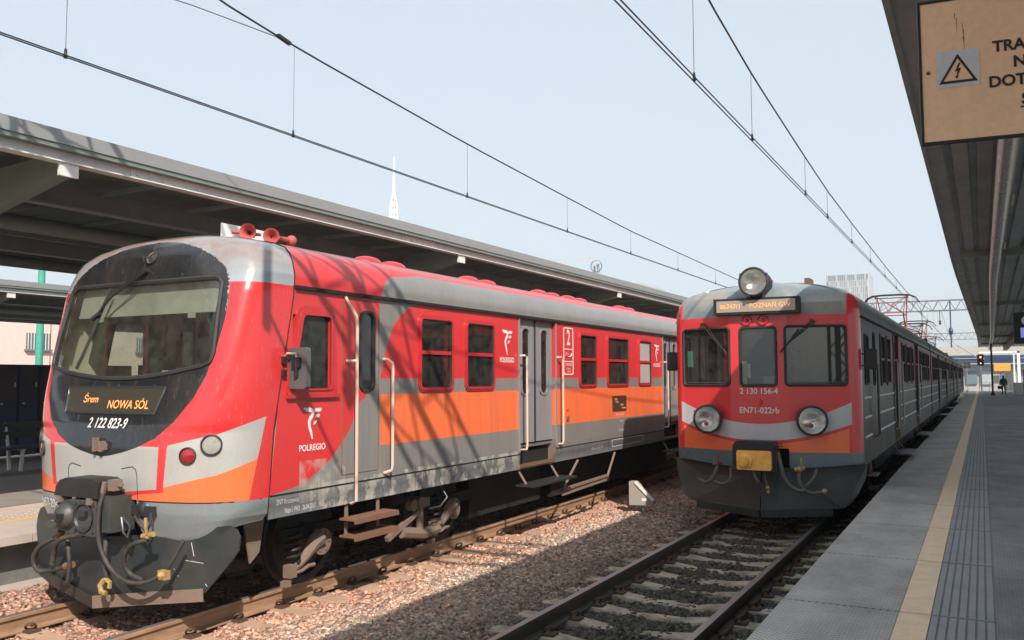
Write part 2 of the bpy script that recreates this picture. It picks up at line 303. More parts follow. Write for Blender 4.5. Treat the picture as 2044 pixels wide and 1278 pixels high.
# ------------------------------------------------------------------ mesh helpers
OFF = {}
def off(p):
    return OFF.get(p.name, Vector((0, 0, 0))) if p else Vector((0, 0, 0))
class MB:
    def __init__(s): s.v = []; s.f = []
    def add(s, vs, fs):
        n = len(s.v); s.v += [tuple(v) for v in vs]; s.f += [tuple(i+n for i in f) for f in fs]; return s
    def box(s, x0, x1, y0, y1, z0, z1):
        return s.add([(x0, y0, z0), (x1, y0, z0), (x1, y1, z0), (x0, y1, z0), (x0, y0, z1), (x1, y0, z1), (x1, y1, z1), (x0, y1, z1)],
                     [(0, 3, 2, 1), (4, 5, 6, 7), (0, 1, 5, 4), (1, 2, 6, 5), (2, 3, 7, 6), (3, 0, 4, 7)])
    def bar(s, a, b, w, h=None, upv=(0, 0, 1)):
        a, b = Vector(a), Vector(b); d = (b-a).normalized(); h = h or w
        u = Vector(upv); sd = d.cross(u)
        if sd.length < 1e-4: sd = d.cross(Vector((1, 0, 0)))
        sd.normalize(); u = sd.cross(d); vs = []
        for p in (a, b):
            for i, j in ((-1, -1), (1, -1), (1, 1), (-1, 1)): vs.append(p+sd*(i*w/2)+u*(j*h/2))
        return s.add(vs, [(0, 1, 2, 3), (7, 6, 5, 4), (0, 4, 5, 1), (1, 5, 6, 2), (2, 6, 7, 3), (3, 7, 4, 0)])
    def tube(s, pts, r, n=8, closed=False, caps=True):
        P = [Vector(p) for p in pts]; N = len(P); rs = r if isinstance(r, (list, tuple)) else [r]*N
        vs = []; prev = None
        for i in range(N):
            if closed: d = P[(i+1) % N]-P[i-1]
            else: d = P[min(i+1, N-1)]-P[max(i-1, 0)]
            d.normalize()
            if prev is None:
                u = d.cross(Vector((0, 0, 1)));
                if u.length < .05: u = d.cross(Vector((0, 1, 0)))
            else: u = prev-d*prev.dot(d)
            u.normalize(); prev = u; w = d.cross(u)
            for k in range(n):
                a = 2*pi*k/n; vs.append(P[i]+(u*math.cos(a)+w*math.sin(a))*rs[i])
        fs = []
        for i in range(N if closed else N-1):
            j = (i+1) % N
            for k in range(n):
                l = (k+1) % n; fs.append((i*n+k, i*n+l, j*n+l, j*n+k))
        if caps and not closed: fs += [tuple(range(n-1, -1, -1)), tuple(range((N-1)*n, N*n))]
        return s.add(vs, fs)
    def cyl(s, a, b, r0, r1=None, n=20): return s.tube([a, b], [r0, r0 if r1 is None else r1], n)
    def lathe(s, c, d, prof, n=24):
        c = Vector(c); d = Vector(d).normalized(); u = d.cross(Vector((0, 0, 1)))
        if u.length < .05: u = d.cross(Vector((0, 1, 0)))
        u.normalize(); w = d.cross(u); vs = []
        for r, t in prof:
            for k in range(n): a = 2*pi*k/n; vs.append(c+d*t+(u*math.cos(a)+w*math.sin(a))*r)
        fs = []
        for i in range(len(prof)-1):
            for k in range(n): l = (k+1) % n; fs.append((i*n+k, i*n+l, (i+1)*n+l, (i+1)*n+k))
        return s.add(vs, fs)
    def sphere(s, c, r, n=12, sc=(1, 1, 1)):
        c = Vector(c); prof = []; vs = []; m = n//2
        for i in range(m+1):
            t = pi*i/m
            for k in range(n): a = 2*pi*k/n; vs.append((c.x+r*sc[0]*math.sin(t)*math.cos(a), c.y+r*sc[1]*math.sin(t)*math.sin(a), c.z+r*sc[2]*math.cos(t)))
        fs = [(i*n+k, (i+1)*n+k, (i+1)*n+(k+1) % n, i*n+(k+1) % n) for i in range(m) for k in range(n)]
        return s.add(vs, fs)
    def prism(s, poly, f, a, b):
        """poly 2-D, f(u,v,t)->xyz, from t=a to t=b"""
        n = len(poly); vs = [f(u, v, a) for u, v in poly]+[f(u, v, b) for u, v in poly]
        fs = [tuple(range(n-1, -1, -1)), tuple(range(n, 2*n))]+[(i, (i+1) % n, n+(i+1) % n, n+i) for i in range(n)]
        return s.add(vs, fs)
    def ring(s, outer, inner, f, a, b):
        n = len(outer); vs = [f(u, v, t) for t in (a, b) for L in (outer, inner) for u, v in L]
        fs = []
        for i in range(n):
            j = (i+1) % n
            fs += [(2*n+i, 2*n+j, 3*n+j, 3*n+i), (i, n+i, n+j, j), (i, j, 2*n+j, 2*n+i), (n+i, 3*n+i, 3*n+j, n+j)]
        return s.add(vs, fs)
    def mesh(s, name, mat, o=Vector((0, 0, 0)), smooth=True, ang=38):
        me = bpy.data.meshes.new(name); me.from_pydata([(a-o.x, b-o.y, c-o.z) for a, b, c in s.v], [], s.f); me.update()
        bmfix(me)
        if mat: me.materials.append(mat)
        if smooth:
            me.polygons.foreach_set('use_smooth', [True]*len(me.polygons)); me.set_sharp_from_angle(angle=math.radians(ang))
        return me
    def build(s, name, mat, parent=None, smooth=True, kind=None, label=None, ang=38):
        o = off(parent); me = s.mesh(name, mat, o, smooth, ang); ob = bpy.data.objects.new(name, me); COL.objects.link(ob)
        if parent: ob.parent = parent; OFF[ob.name] = o
        if kind: ob['kind'] = kind
        if label: ob['label'] = label
        return ob
import bmesh
def bmfix(me):
    bm = bmesh.new(); bm.from_mesh(me); bmesh.ops.recalc_face_normals(bm, faces=bm.faces); bm.to_mesh(me); bm.free()
def thing(name, label, cat, loc, group=None, kind=None):
    o = bpy.data.objects.new(name, None); COL.objects.link(o); o.location = loc; OFF[o.name] = Vector(loc); o.empty_display_size = .2
    if kind: o['kind'] = kind
    if label: o['label'] = label
    if cat: o['category'] = cat
    if group: o['group'] = group
    return o
def tag(o, label, cat, group=None):
    o['label'] = label; o['category'] = cat
    if group: o['group'] = group
    return o
def inst(name, me, parent, loc, rot=None, kind=None):
    o = bpy.data.objects.new(name, me); COL.objects.link(o); o.parent = parent
    o.location = Vector(loc)-off(parent); OFF[o.name] = off(parent)
    if rot: o.rotation_euler = rot
    if kind: o['kind'] = kind
    return o
def rr(u0, u1, v0, v1, r, n=4):
    P = []
    for cx, cy, a0 in ((u1-r, v1-r, 0), (u0+r, v1-r, 90), (u0+r, v0+r, 180), (u1-r, v0+r, 270)):
        for k in range(n+1): a = math.radians(a0+90*k/n); P.append((cx+r*math.cos(a), cy+r*math.sin(a)))
    return P
def quadr(c, r, n=4):
    """rounded convex polygon"""
    P = []; m = len(c)
    for i in range(m):
        p, a, b = Vector(c[i]), Vector(c[i-1]), Vector(c[(i+1) % m]); u = (a-p).normalized()*r; w = (b-p).normalized()*r
        for k in range(n+1):
            t = k/n; P.append(tuple((p+u)*(1-t)**2+p*2*t*(1-t)+(p+w)*t*t))
    return P
def text(name, s, size, f, parent, mat, align='CENTER', sx=1., shear=0., label=None, bold=.0):
    c = bpy.data.curves.new(name, 'FONT'); c.body = s; c.size = size; c.align_x = align; c.align_y = 'CENTER'; c.shear = shear; c.offset = bold
    c.resolution_u = 3
    o = bpy.data.objects.new(name, c); COL.objects.link(o)
    bpy.context.view_layer.update()
    me = bpy.data.meshes.new_from_object(o.evaluated_get(bpy.context.evaluated_depsgraph_get()))
    bpy.data.objects.remove(o); bpy.data.curves.remove(c)
    of = off(parent)
    for v in me.vertices: v.co = Vector(f(v.co.x*sx, v.co.y))-of
    me.materials.clear(); me.materials.append(mat); me.name = name
    ob = bpy.data.objects.new(name, me); COL.objects.link(ob)
    if parent: ob.parent = parent; OFF[ob.name] = of
    return ob
def interp(T, z): return float(np.interp(z, [a for a, b in T], [b for a, b in T]))

# ------------------------------------------------------------------ train body helpers
WZ = [(.5, 1.36), (.75, 1.40), (.9, 1.44), (3.15, 1.44), (3.3, 1.435), (3.42, 1.40), (3.52, 1.34), (3.60, 1.22), (3.67, 1.02), (3.72, .8), (3.76, .55), (3.79, .28), (3.8, .0)]
LF = [(.6, 5.78), (.75, 5.70), (1.0, 5.63), (1.3, 5.60), (1.6, 5.59), (1.82, 5.62), (2.04, 5.69), (2.29, 5.78), (3.24, 6.02), (3.51, 6.09), (3.62, 6.15), (3.70, 6.25), (3.75, 6.4), (3.8, 6.7)]
LS = [(.6, 6.32), (.9, 6.34), (1.75, 6.41), (3.16, 6.68), (3.38, 6.68), (3.55, 6.72), (3.7, 6.88), (3.8, 7.1)]
LN = [(.9, 3.), (1.3, 3.), (1.76, 3.2), (2.29, 5.), (3.1, 6.), (3.4, 5), (3.8, 3)]
RF = [(.6, 0.), (3.2, 0.), (3.4, .03), (3.52, .08), (3.6, .15), (3.67, .26), (3.72, .38), (3.76, .52), (3.8, .8)]
def planL(z):
    w, F, Sx, n = interp(WZ, z), interp(LF, z), interp(LS, z), interp(LN, z)
    P = []
    for k in range(121):
        t = pi*k/120; c, s_ = math.cos(t), math.sin(t)
        P.append((-w*math.copysign(abs(c)**(2/n), c), F+(Sx-F)*(1-abs(s_)**(2/n))))
    return P
def YL(x, z):
    w, F, Sx, n = interp(WZ, z), interp(LF, z), interp(LS, z), interp(LN, z)
    u = min(abs(x)/max(w, 1e-3), 1); return F+(Sx-F)*(1-(1-u**n)**(1/n))
def YRf(x, z):
    a = abs(x); o = interp(RF, z)
    if a < .45: return 13.72+o
    if a < 1.26: return 13.72+(a-.45)*.309+o
    t = min((a-1.26)/.18, 1); return 13.97+o*.9+.28*(1-math.sqrt(max(0, 1-t*t)))
def planR(z):
    w = interp(WZ, z)
    P = []
    for k in range(161):
        u = -1+2*k/160; a = abs(u); s_ = math.copysign(1, u)
        x = u*1.27/.75 if a < .75 else s_*(1.27+.17*math.sin((a-.75)/.25*pi/2))
        xx = x*w/1.44; P.append((xx, YRf(x, z)))
    return P
def nose(name, plan, mat, cx, zs, parent, skip, N=240, zb=None):
    V = []
    for z in zs:
        P = np.array(plan(z)); d = np.r_[0, np.cumsum(np.hypot(*np.diff(P, axis=0).T))+np.arange(1, len(P))*1e-9]
        t = np.linspace(0, d[-1], N); V.append(np.c_[np.interp(t, d, P[:, 0])+cx, np.interp(t, d, P[:, 1]), np.full(N, z)])
    A = np.array(V); F = []
    if zb:
        for i, z in enumerate(zs):
            if z < 1.0:
                for k in range(N):
                    b0 = zb(abs(A[i, k, 0]-cx)); A[i, k, 2] = b0+(z-zs[0])/(1.0-zs[0])*(1.0-b0)
    for i in range(len(zs)-1):
        for k in range(N-1):
            c = (A[i, k]+A[i+1, k+1])/2
            if skip(c[0]-cx, c[2]): continue
            F.append((i*N+k, i*N+k+1, (i+1)*N+k+1, (i+1)*N+k))
    b = MB(); b.v = [tuple(q) for q in A.reshape(-1, 3)]; b.f = F
    return b.build(name, mat, parent, ang=60)
def inside(P, x, y):
    c = False; n = len(P)
    for i in range(n):
        a, b = P[i], P[i-1]
        if (a[1] > y) != (b[1] > y) and x < (b[0]-a[0])*(y-a[1])/(b[1]-a[1])+a[0]: c = not c
    return c
def wall(name, xc, sg, S0, yend, zs_all, holes, mat, parent, jamb=.07):
    """holes: (y0,y1,z0,z1); S0(z) front edge"""
    b = MB(); x = xc+sg*1.44
    ys = sorted({h[0] for h in holes} | {h[1] for h in holes} | {yend}); zs = sorted(set(zs_all) | {h[2] for h in holes} | {h[3] for h in holes})
    for i in range(len(zs)-1):
        z0, z1 = zs[i], zs[i+1]; zc = (z0+z1)/2
        segs = [(None, ys[0])]+list(zip(ys[:-1], ys[1:]))
        for a, c in segs:
            yc = (S0(zc)+c)/2 if a is None else (a+c)/2
            if any(h[0] < yc < h[1] and h[2] < zc < h[3] for h in holes): continue
            a0, a1 = (S0(z0), S0(z1)) if a is None else (a, a)
            b.add([(x, a0, z0), (x, c, z0), (x, c, z1), (x, a1, z1)], [(0, 1, 2, 3)])
    for y0, y1, z0, z1 in holes:
        xi = x-sg*jamb
        for p, q in (((y0, z0), (y1, z0)), ((y1, z0), (y1, z1)), ((y1, z1), (y0, z1)), ((y0, z1), (y0, z0))):
            b.add([(x, *p), (x, *q), (xi, *q), (xi, *p)], [(0, 1, 2, 3)])
    return b.build(name, mat, parent, smooth=False)
def roof(name, xc, S0, yend, mat, parent, z_lo=3.19):
    b = MB(); P = [(-interp(WZ, z), z) for z in np.r_[np.linspace(z_lo, 3.6, 9), 3.64, 3.68, 3.72, 3.75, 3.77, 3.79]]
    P = P+[(0, 3.8)]+[(-x, z) for x, z in reversed(P)]
    n = len(P); ys = None
    vs = [(xc+x, S0(z), z) for x, z in P]+[(xc+x, yend, z) for x, z in P]
    b.add(vs, [(i, i+1, n+i+1, n+i) for i in range(n-1)])
    return b.build(name, mat, parent, ang=50)
CACHE = {}
def window(T, xc, sg, y0, y1, z0, z1, frame_mat, kind='double', gmat=None, tinted=None):
    """frame proud of the wall, glass recessed; mesh shared between equal sizes"""
    w, h = round(y1-y0, 2), round(z1-z0, 2); key = (w, h, sg, frame_mat.name, kind, (gmat or m_gl).name)
    x = xc+sg*1.44
    if key not in CACHE:
        f = lambda u, v, t: (sg*t, u, v)
        a = MB(); a.ring(rr(0, w, 0, h, .10), rr(.052, w-.052, .052, h-.052, .05), f, -.02, .018)
        a.ring(rr(.022, w-.022, .022, h-.022, .08), rr(.052, w-.052, .052, h-.052, .05), f, -.02, .028)
        if kind == 'double': a.box(min(-.02*sg, .016*sg), max(-.02*sg, .016*sg), .05, w-.05, h*.49, h*.49+.045)
        c = MB(); c.prism(rr(.04, w-.04, .04, h-.04, .03), f, -.012, -.008)
        e = MB(); e.ring(rr(.047, w-.047, .047, h-.047, .05), rr(.066, w-.066, .066, h-.066, .04), f, -.01, .019)
        CACHE[key] = (a.mesh('window_frame', frame_mat), c.mesh('window_pane', gmat or m_gl, smooth=False), e.mesh('window_rubber', m_rubber))
    fr, pn, er = CACHE[key]
    p = inst('window_frame', fr, T, (x, y0, z0)); q = bpy.data.objects.new('window_pane', pn); COL.objects.link(q); q.parent = p
    q = bpy.data.objects.new('window_rubber', er); COL.objects.link(q); q.parent = p
    return p
def slim_window(T, xc, sg, y0, y1, z0, z1, depth=.0, gm=None):
    f = lambda u, v, t: (xc+sg*(1.44-depth+t), u, v)
    r = min(.1, (y1-y0)*.42)
    a = MB(); a.ring(rr(y0, y1, z0, z1, r, 6), rr(y0+.03, y1-.03, z0+.03, z1-.03, r-.02, 6), f, -.02, .018); p = a.build('window_seal', m_rubber, T)
    c = MB(); c.prism(rr(y0+.02, y1-.02, z0+.02, z1-.02, r-.02, 6), f, -.012, -.006); c.build('window_pane', gm or m_gl, p, smooth=False)
    return p
def double_door(T, xc, sg, y0, y1, m_grey=None, m_cream=None):
    m_grey = m_grey or bpy.data.materials['grey_paint']; m_cream = m_cream or bpy.data.materials['cream_enamel']
    """recessed grey two-leaf door with slim windows, step well below and grab rails"""
    x = xc+sg*1.385; ym = (y0+y1)/2-.02; f = lambda u, v, t: (xc+sg*(1.37+t), u, v)
    for a, b_ in ((y0+.01, ym-.02), (ym+.02, y1-.01)):
        w0, w1 = (a+b_)/2-.14, (a+b_)/2+.14
        d = MB()
        X0, X1 = sorted((xc+sg*1.35, xc+sg*1.385))
        d.box(X0, X1, a, w0, 1.27, 3.14).box(X0, X1, w1, b_, 1.27, 3.14).box(X0, X1, w0, w1, 1.27, 1.99).box(X0, X1, w0, w1, 3.03, 3.14)
        leaf = d.build('door_leaf', m_grey, T, smooth=False)
        a2 = MB(); fo = lambda u, v, t: (xc+sg*(1.385+t), u, v)
        a2.ring(rr(w0-.01, w1+.01, 1.98, 3.04, .11, 6), rr(w0+.025, w1-.025, 2.015, 3.005, .09, 6), fo, -.02, .012)
        p = a2.build('window_seal', m_grey, leaf)
        c = MB().prism(rr(w0+.01, w1-.01, 2.0, 3.02, .1, 6), fo, -.016, -.01); c.build('window_pane', m_gl, leaf, smooth=False)
    X0, X1 = sorted((xc+sg*1.355, xc+sg*1.40))
    MB().box(X0, X1, ym-.018, ym+.018, 1.27, 3.14).build('door_rubber', m_rubber, T, smooth=False)
    # well
    X0, X1 = sorted((xc+sg*1.10, xc+sg*1.44))
    w = MB(); w.box(X0, X1, y0-.004, y0+.004, .9, 1.26).box(X0, X1, y1-.004, y1+.004, .9, 1.26)
    w.box(*sorted((xc+sg*1.09, xc+sg*1.10)), y0, y1, .9, 1.26); w.build('step_well', m_dust, T, smooth=False)
    X0, X1 = sorted((xc+sg*1.12, xc+sg*1.43)); MB().box(X0, X1, y0+.02, y1-.02, .915, .945).build('entrance_step', m_rust, T, smooth=False)
    X0, X1 = sorted((xc+sg*1.42, xc+sg*1.74)); s_ = MB().box(X0, X1, y0-.1, y1+.14, .655, .685).build('lower_step', m_steel, T, smooth=False)
    for yy in (y0+.05, y1-.1): MB().bar((xc+sg*1.35, yy, .93), (xc+sg*1.52, yy, .68), .05, .012).build('step_hanger', m_dust, s_, smooth=False)
    for yy in (y0+.10, y1+.13):
        o = .075; MB().tube([(xc+sg*1.42, yy-.10, 2.58), (xc+sg*(1.44+o), yy-.08, 2.585), (xc+sg*(1.44+o), yy, 2.57), (xc+sg*(1.44+o), yy, 1.25), (xc+sg*(1.44+o), yy-.02, 1.19), (xc+sg*1.42, yy-.02, 1.18)], .018, 8).build('grab_rail', m_cream, T)
    for a, b_ in ((y0-.03, y0), (y1, y1+.03)): MB().box(*sorted((xc+sg*1.44, xc+sg*1.455)), a, b_, 1.15, 3.15).build('door_edge_strip', m_grey, T, smooth=False)
def bogie(T, xc, yc, detailed=True):
    B = MB()
    if 'wheel' not in CACHE:
        w = MB().lathe((0, 0, 0), (1, 0, 0), [(.0, .02), (.14, .03), (.16, -.01), (.40, -.02), (.42, .035), (.495, .04), (.50, -.06), (.525, -.07), (.53, -.095), (.40, -.1), (.0, -.09)], 40)
        CACHE['wheel'] = w.mesh('wheel', m_black)
        a = MB(); a.cyl((0, 0, 0), (.02, 0, 0), .145, None, 24); a.cyl((-.18, 0, 0), (0, 0, 0), .135, .14, 20)
        for k in range(6): t = 2*pi*k/6; a.cyl((.02, .1*math.cos(t), .1*math.sin(t)), (.035, .1*math.cos(t), .1*math.sin(t)), .014, None, 6)
        CACHE['axlebox'] = a.mesh('axlebox', m_dust)
        a = MB(); a.tube([(0, -.03, .06), (-.01, -.13, .0), (-.02, -.24, -.13), (-.02, -.33, -.19), (-.02, -.42, -.22), (-.02, -.50, -.22)], [.10, .085, .05, .04, .035, .03], 8)
        a.box(-.07, .03, -.52, -.42, -.30, -.17); a.tube([(-.02, -.45, -.27), (-.01, -.3, -.26), (-.01, -.2, -.23), (-.01, -.1, -.23)], .022, 6)
        a.box(-.05, .03, -.58, -.50, -.38, -.32)
        CACHE['axle_arm'] = a.mesh('axle_arm', m_dust)
        a = MB(); 
        a.tube([(.075*math.cos(t*1.0), .075*math.sin(t*1.0), t*.011) for t in np.arange(0, 30, .5)], .017, 6)
        CACHE['coil_spring'] = a.mesh('coil_spring', m_black)
    for yy in (yc-1.36, yc+1.36):
        for sg in (-1, 1):
            inst('wheel', CACHE['wheel'], T, (xc+sg*.79, yy, .5), (0, 0, 0 if sg > 0 else pi))
            inst('axlebox', CACHE['axlebox'], T, (xc+sg*1.07, yy, .47), (0, 0, 0 if sg > 0 else pi))
            if detailed:
                o = inst('axle_arm', CACHE['axle_arm'], T, (xc+sg*1.07, yy, .47)); o.scale = (sg, 1, 1)
                inst('coil_spring', CACHE['coil_spring'], T, (xc+sg*1.02, yy-.40, .32))
        B.cyl((xc-.8, yy, .5), (xc+.8, yy, .5), .09, None, 12)
    B.box(xc-.9, xc+.9, yc-.35, yc+.35, .35, .75)
    for sg in (-1, 1):
        X0, X1 = sorted((xc+sg*.93, xc+sg*1.0)); B.box(X0, X1, yc-1.9, yc+1.9, .52, .66); B.box(X0, X1, yc-.5, yc+.5, .38, .58)
        if detailed: B.box(*sorted((xc+sg*1.02, xc+sg*1.10)), yc+.15, yc+.32, .33, .78).box(*sorted((xc+sg*.98, xc+sg*1.12)), yc-.12, yc+.12, .70, .82)
    B.build('bogie_frame', m_under, T, smooth=False)
    if detailed:
        d = MB(); X1 = xc+1.10
        d.tube([(X1, yc+.10, .34), (X1, yc+.6, .25), (X1, yc+.9, .28)], .07, 8); d.cyl((X1, yc+.5, .3), (X1, yc+.5, .62), .05, .045, 10); d.box(X1-.05, X1+.05, yc+.34, yc+.66, .60, .72)
        d.bar((X1, yc-.2, .30), (X1, yc+.45, .55), .06, .06); d.cyl((X1-.05, yc+.25, .66), (X1+.09, yc+.25, .66), .07, None, 12); d.cyl((X1-.05, yc+.42, .68), (X1+.09, yc+.42, .68), .07, None, 12)
        d.box(X1-.03, X1+.05, yc+.75, yc+1.0, .33, .38).box(X1-.03, X1+.05, yc+.72, yc+.95, .24, .29)
        d.build('damper_bracket', m_dust, T)
def hose(T, pts, r, mat, ends=True):
    # smooth the polyline
    P = [Vector(p) for p in pts]; Q = []
    for i in range(len(P)-1):
        a, b, c, d = P[max(i-1, 0)], P[i], P[i+1], P[min(i+2, len(P)-1)]
        for k in range(6):
            t = k/6; Q.append(.5*((2*b)+(c-a)*t+(2*a-5*b+4*c-d)*t*t+(3*b-a-3*c+d)*t**3))
    Q.append(P[-1])
    return MB().tube(Q, [r*(.78+.05*math.sin(i*1.9)) for i in range(len(Q))], 10).build('brake_hose', mat, T)
def emblem(T, f, s, mat):
    """winged-wheel style bird mark, as painted: one hooked neck stroke and three wing bars; unit box 1 x 1.4"""
    b = MB()
    def poly(P): n = len(P); b.add([f(u*s, v*s) for u, v in P], [tuple(range(n))])
    def stroke(P, w):
        L = []; R_ = []
        for i in range(len(P)):
            p, q = P[max(i-1, 0)], P[min(i+1, len(P)-1)]; dx, dy = q[0]-p[0], q[1]-p[1]; l = math.hypot(dx, dy)
            ww = w[i]/2; L.append((P[i][0]-dy/l*ww, P[i][1]+dx/l*ww)); R_.append((P[i][0]+dy/l*ww, P[i][1]-dx/l*ww))
        for i in range(len(P)-1): poly([L[i], L[i+1], R_[i+1], R_[i]])
    stroke([(-.50, .62), (-.36, .56), (-.18, .55), (-.02, .53), (.06, .44), (.02, .33), (-.10, .22), (-.18, .08), (-.16, -.10), (-.06, -.34), (.02, -.60)], [.04, .15, .17, .17, .17, .17, .17, .16, .15, .13, .07])
    poly([(.16, .60), (.56, .60), (.50, .46), (.12, .46)]); poly([(.20, .36), (.46, .36), (.40, .23), (.16, .23)]); poly([(.10, .08), (.30, .14), (.22, .0), (.06, -.06)])
    return b.build('emblem', mat, T, smooth=False)
def frame_strip(T, pts, r, mat, name):
    return MB().tube(pts, r, 6, closed=True).build(name, mat, T)

# ------------------------------------------------------------------ LEFT TRAIN
TL = thing('electric_train', 'red, orange and grey train with rounded black cab front, on the left track', 'train', (XL, 5.6, 0))
WS = quadr([(-1.04, 3.24), (-1.14, 2.42), (0, 2.20), (1.14, 2.42), (1.04, 3.24)], .07)
def bottomz(x): return 2.27+.10*min(abs(x)/1.1, 1)**2
WS = [(-1.07, 3.225), (-1.12, 3.17), (-1.175, 2.50), (-1.155, 2.41), (-1.08, 2.375)]+[(x, 2.26+.10*(abs(x)/1.0)**2) for x in np.linspace(-1.0, 1.0, 13)]+[(1.08, 2.375), (1.155, 2.41), (1.175, 2.50), (1.12, 3.17), (1.07, 3.225)]
WS += [(x, 3.235) for x in np.linspace(1.0, -1.0, 9)]
DW = [(-.70, 2.175), (.72, 2.175), (.66, 1.925), (-.64, 1.925)]
notch = lambda x, z: z < 1.12 and -.40 < x < .48
zs = list(np.arange(.72, 3.18, .016))+list(np.linspace(3.18, 3.6, 28))+[3.62, 3.64, 3.66, 3.675, 3.69, 3.705, 3.72, 3.735, 3.75, 3.765, 3.78, 3.79, 3.797, 3.8]
def lower(x): return .90-.17*math.exp(-((abs(x)-.75)/.6)**2)
nose('cab_front', planL, m_nose, XL, zs, TL, lambda x, z: inside(WS, x, z) or notch(x, z) , 260, zb=lambda x: .75+.15*min(max(0, x-.9)/.5, 1)**1.6)
fL = lambda d: (lambda x, z: Vector((XL+x, YL(x, z)-d, z)))
def onL(P, d): return [fL(d)(x, z) for x, z in P]
def dense(P, m=4):
    Q = []
    for i in range(len(P)):
        a, b = P[i], P[(i+1) % len(P)]
        for k in range(m): Q.append((a[0]+(b[0]-a[0])*k/m, a[1]+(b[1]-a[1])*k/m))
    return Q
nose('cab_front_lining', lambda z: [(x*.97, y+.045) for x, y in planL(z)], m_inter, XL, [z for z in zs if 1.2 < z < 3.3][::3], TL, lambda x, z: inside(WS, x, z), 120)
frame_strip(TL, onL(dense(WS), .0), .024, m_rubber, 'windscreen_seal')
ws = MB(); xs_ = np.linspace(-1.19, 1.19, 40); zs_ = np.linspace(2.24, 3.26, 16)
for i in range(39):
    for k in range(15):
        cx, cz = (xs_[i]+xs_[i+1])/2, (zs_[k]+zs_[k+1])/2
        if inside([(x*1.012, 2.75+(z-2.75)*1.012) for x, z in WS], cx, cz):
            ws.add([fL(-.012)(x, z) for x, z in ((xs_[i], zs_[k]), (xs_[i+1], zs_[k]), (xs_[i+1], zs_[k+1]), (xs_[i], zs_[k+1]))], [(0, 1, 2, 3)])
ws.build('windscreen', m_ws, TL)
# display
dsp = MB()
for a in range(12):
    for c in range(3):
        q = []
        for s_, t_ in ((a/12, c/3), ((a+1)/12, c/3), ((a+1)/12, (c+1)/3), (a/12, (c+1)/3)):
            z = 1.925+.25*t_; hw = .65+.06*t_; q.append(fL(.006)(-hw+.02+2*hw*s_, z))
        dsp.add(q, [(0, 1, 2, 3)])
dp = dsp.build('destination_display', m_disp, TL)
frame_strip(dp, onL(dense(DW, 6), .006), .011, m_steel, 'display_frame')
fd = lambda cx, cz: (lambda u, v: fL(.012)(cx+u, cz+v))
text('display_lettering', 'Śrem', .10, fd(-.29, 2.055), dp, m_amber, sx=1.0)
text('display_lettering', 'NOWA SÓL', .115, fd(.27, 2.005), dp, m_amber, sx=.95)
text('fleet_number', '2 122 823-9', .135, fd(.05, 1.825), TL, m_white, sx=.85, shear=.25, bold=.002)
text('unit_number', 'EN57-2043ra', .125, lambda u, v: fL(.012)(-.86+u, 1.0+v), TL, m_white, sx=.88)
# lamps
def lamp(T, f3, x, z, r, lensmat, name='headlight'):
    p = f3(.0)(x, z); e = .02; px = f3(.0)(x+e, z)-f3(.0)(x-e, z); pz = f3(.0)(x, z+e)-f3(.0)(x, z-e); n = px.cross(pz).normalized()
    if n.y > 0: n = -n
    a = MB().lathe(p, n, [(r*1.12, -.02), (r*1.12, .016), (r*1.0, .02), (r*.93, .004)], 28); h = a.build(name, m_rubber, T)
    MB().lathe(p, n, [(0, -.05), (r*.5, -.04), (r*.96, .0)], 28).build('reflector', m_warm if lensmat is not m_redlens else m_redlens, h)
    MB().lathe(p, n, [(r*.98, .006), (r*.6, .018), (0, .024)], 28).build('lens', lensmat, h)
for s_ in (-1, 1):
    lamp(TL, fL, s_*1.06, 1.545, .072, m_redlens, 'tail_light'); lamp(TL, fL, s_*1.245, 1.645, .088, m_lens)
lamp(TL, fL, .06, 3.50, .072, m_lens, 'top_headlight')
# step bracket on the black mask, panel joints
mb = MB(); p = fL(0)(.02, 1.61); mb.box(p.x-.07, p.x-.045, p.y-.06, p.y, 1.56, 1.69).box(p.x+.0, p.x+.075, p.y-.045, p.y+.0, 1.575, 1.64).box(p.x+.02, p.x+.055, p.y-.06, p.y, 1.56, 1.66).box(p.x-.08, p.x+.03, p.y-.03, p.y, 1.565, 1.58); mb.build('step_bracket', m_dust, TL, smooth=False)
for s_ in (-1, 1): MB().tube([fL(.002)(s_*x, z) for x, z in ((.50, 1.13), (.50, 1.36), (.48, 1.41), (.44, 1.43), (.3, 1.405))], .004, 5).build('hatch_joint', m_steel, TL)
MB().tube([fL(.0)(x, 1.112) for x in np.linspace(.5, 1.439, 14)], .006, 5).build('skirt_joint', m_under, TL)
MB().tube([fL(.0)(x, 1.112) for x in np.linspace(-1.439, -.42, 14)], .006, 5).build('skirt_joint', m_under, TL)
seam = [(XL+1.441, interp(LS, z), z) for z in np.linspace(.9, 3.3, 12)]+[(XL+interp(WZ, z)+.002, interp(LS, z), z+.003) for z in (3.42, 3.52, 3.6, 3.67, 3.72, 3.76, 3.79)]
MB().tube(seam, .007, 5).build('cab_joint', m_under, TL)
MB().tube([(2*XL-x, y, z) for x, y, z in seam], .007, 5).build('cab_joint', m_under, TL)
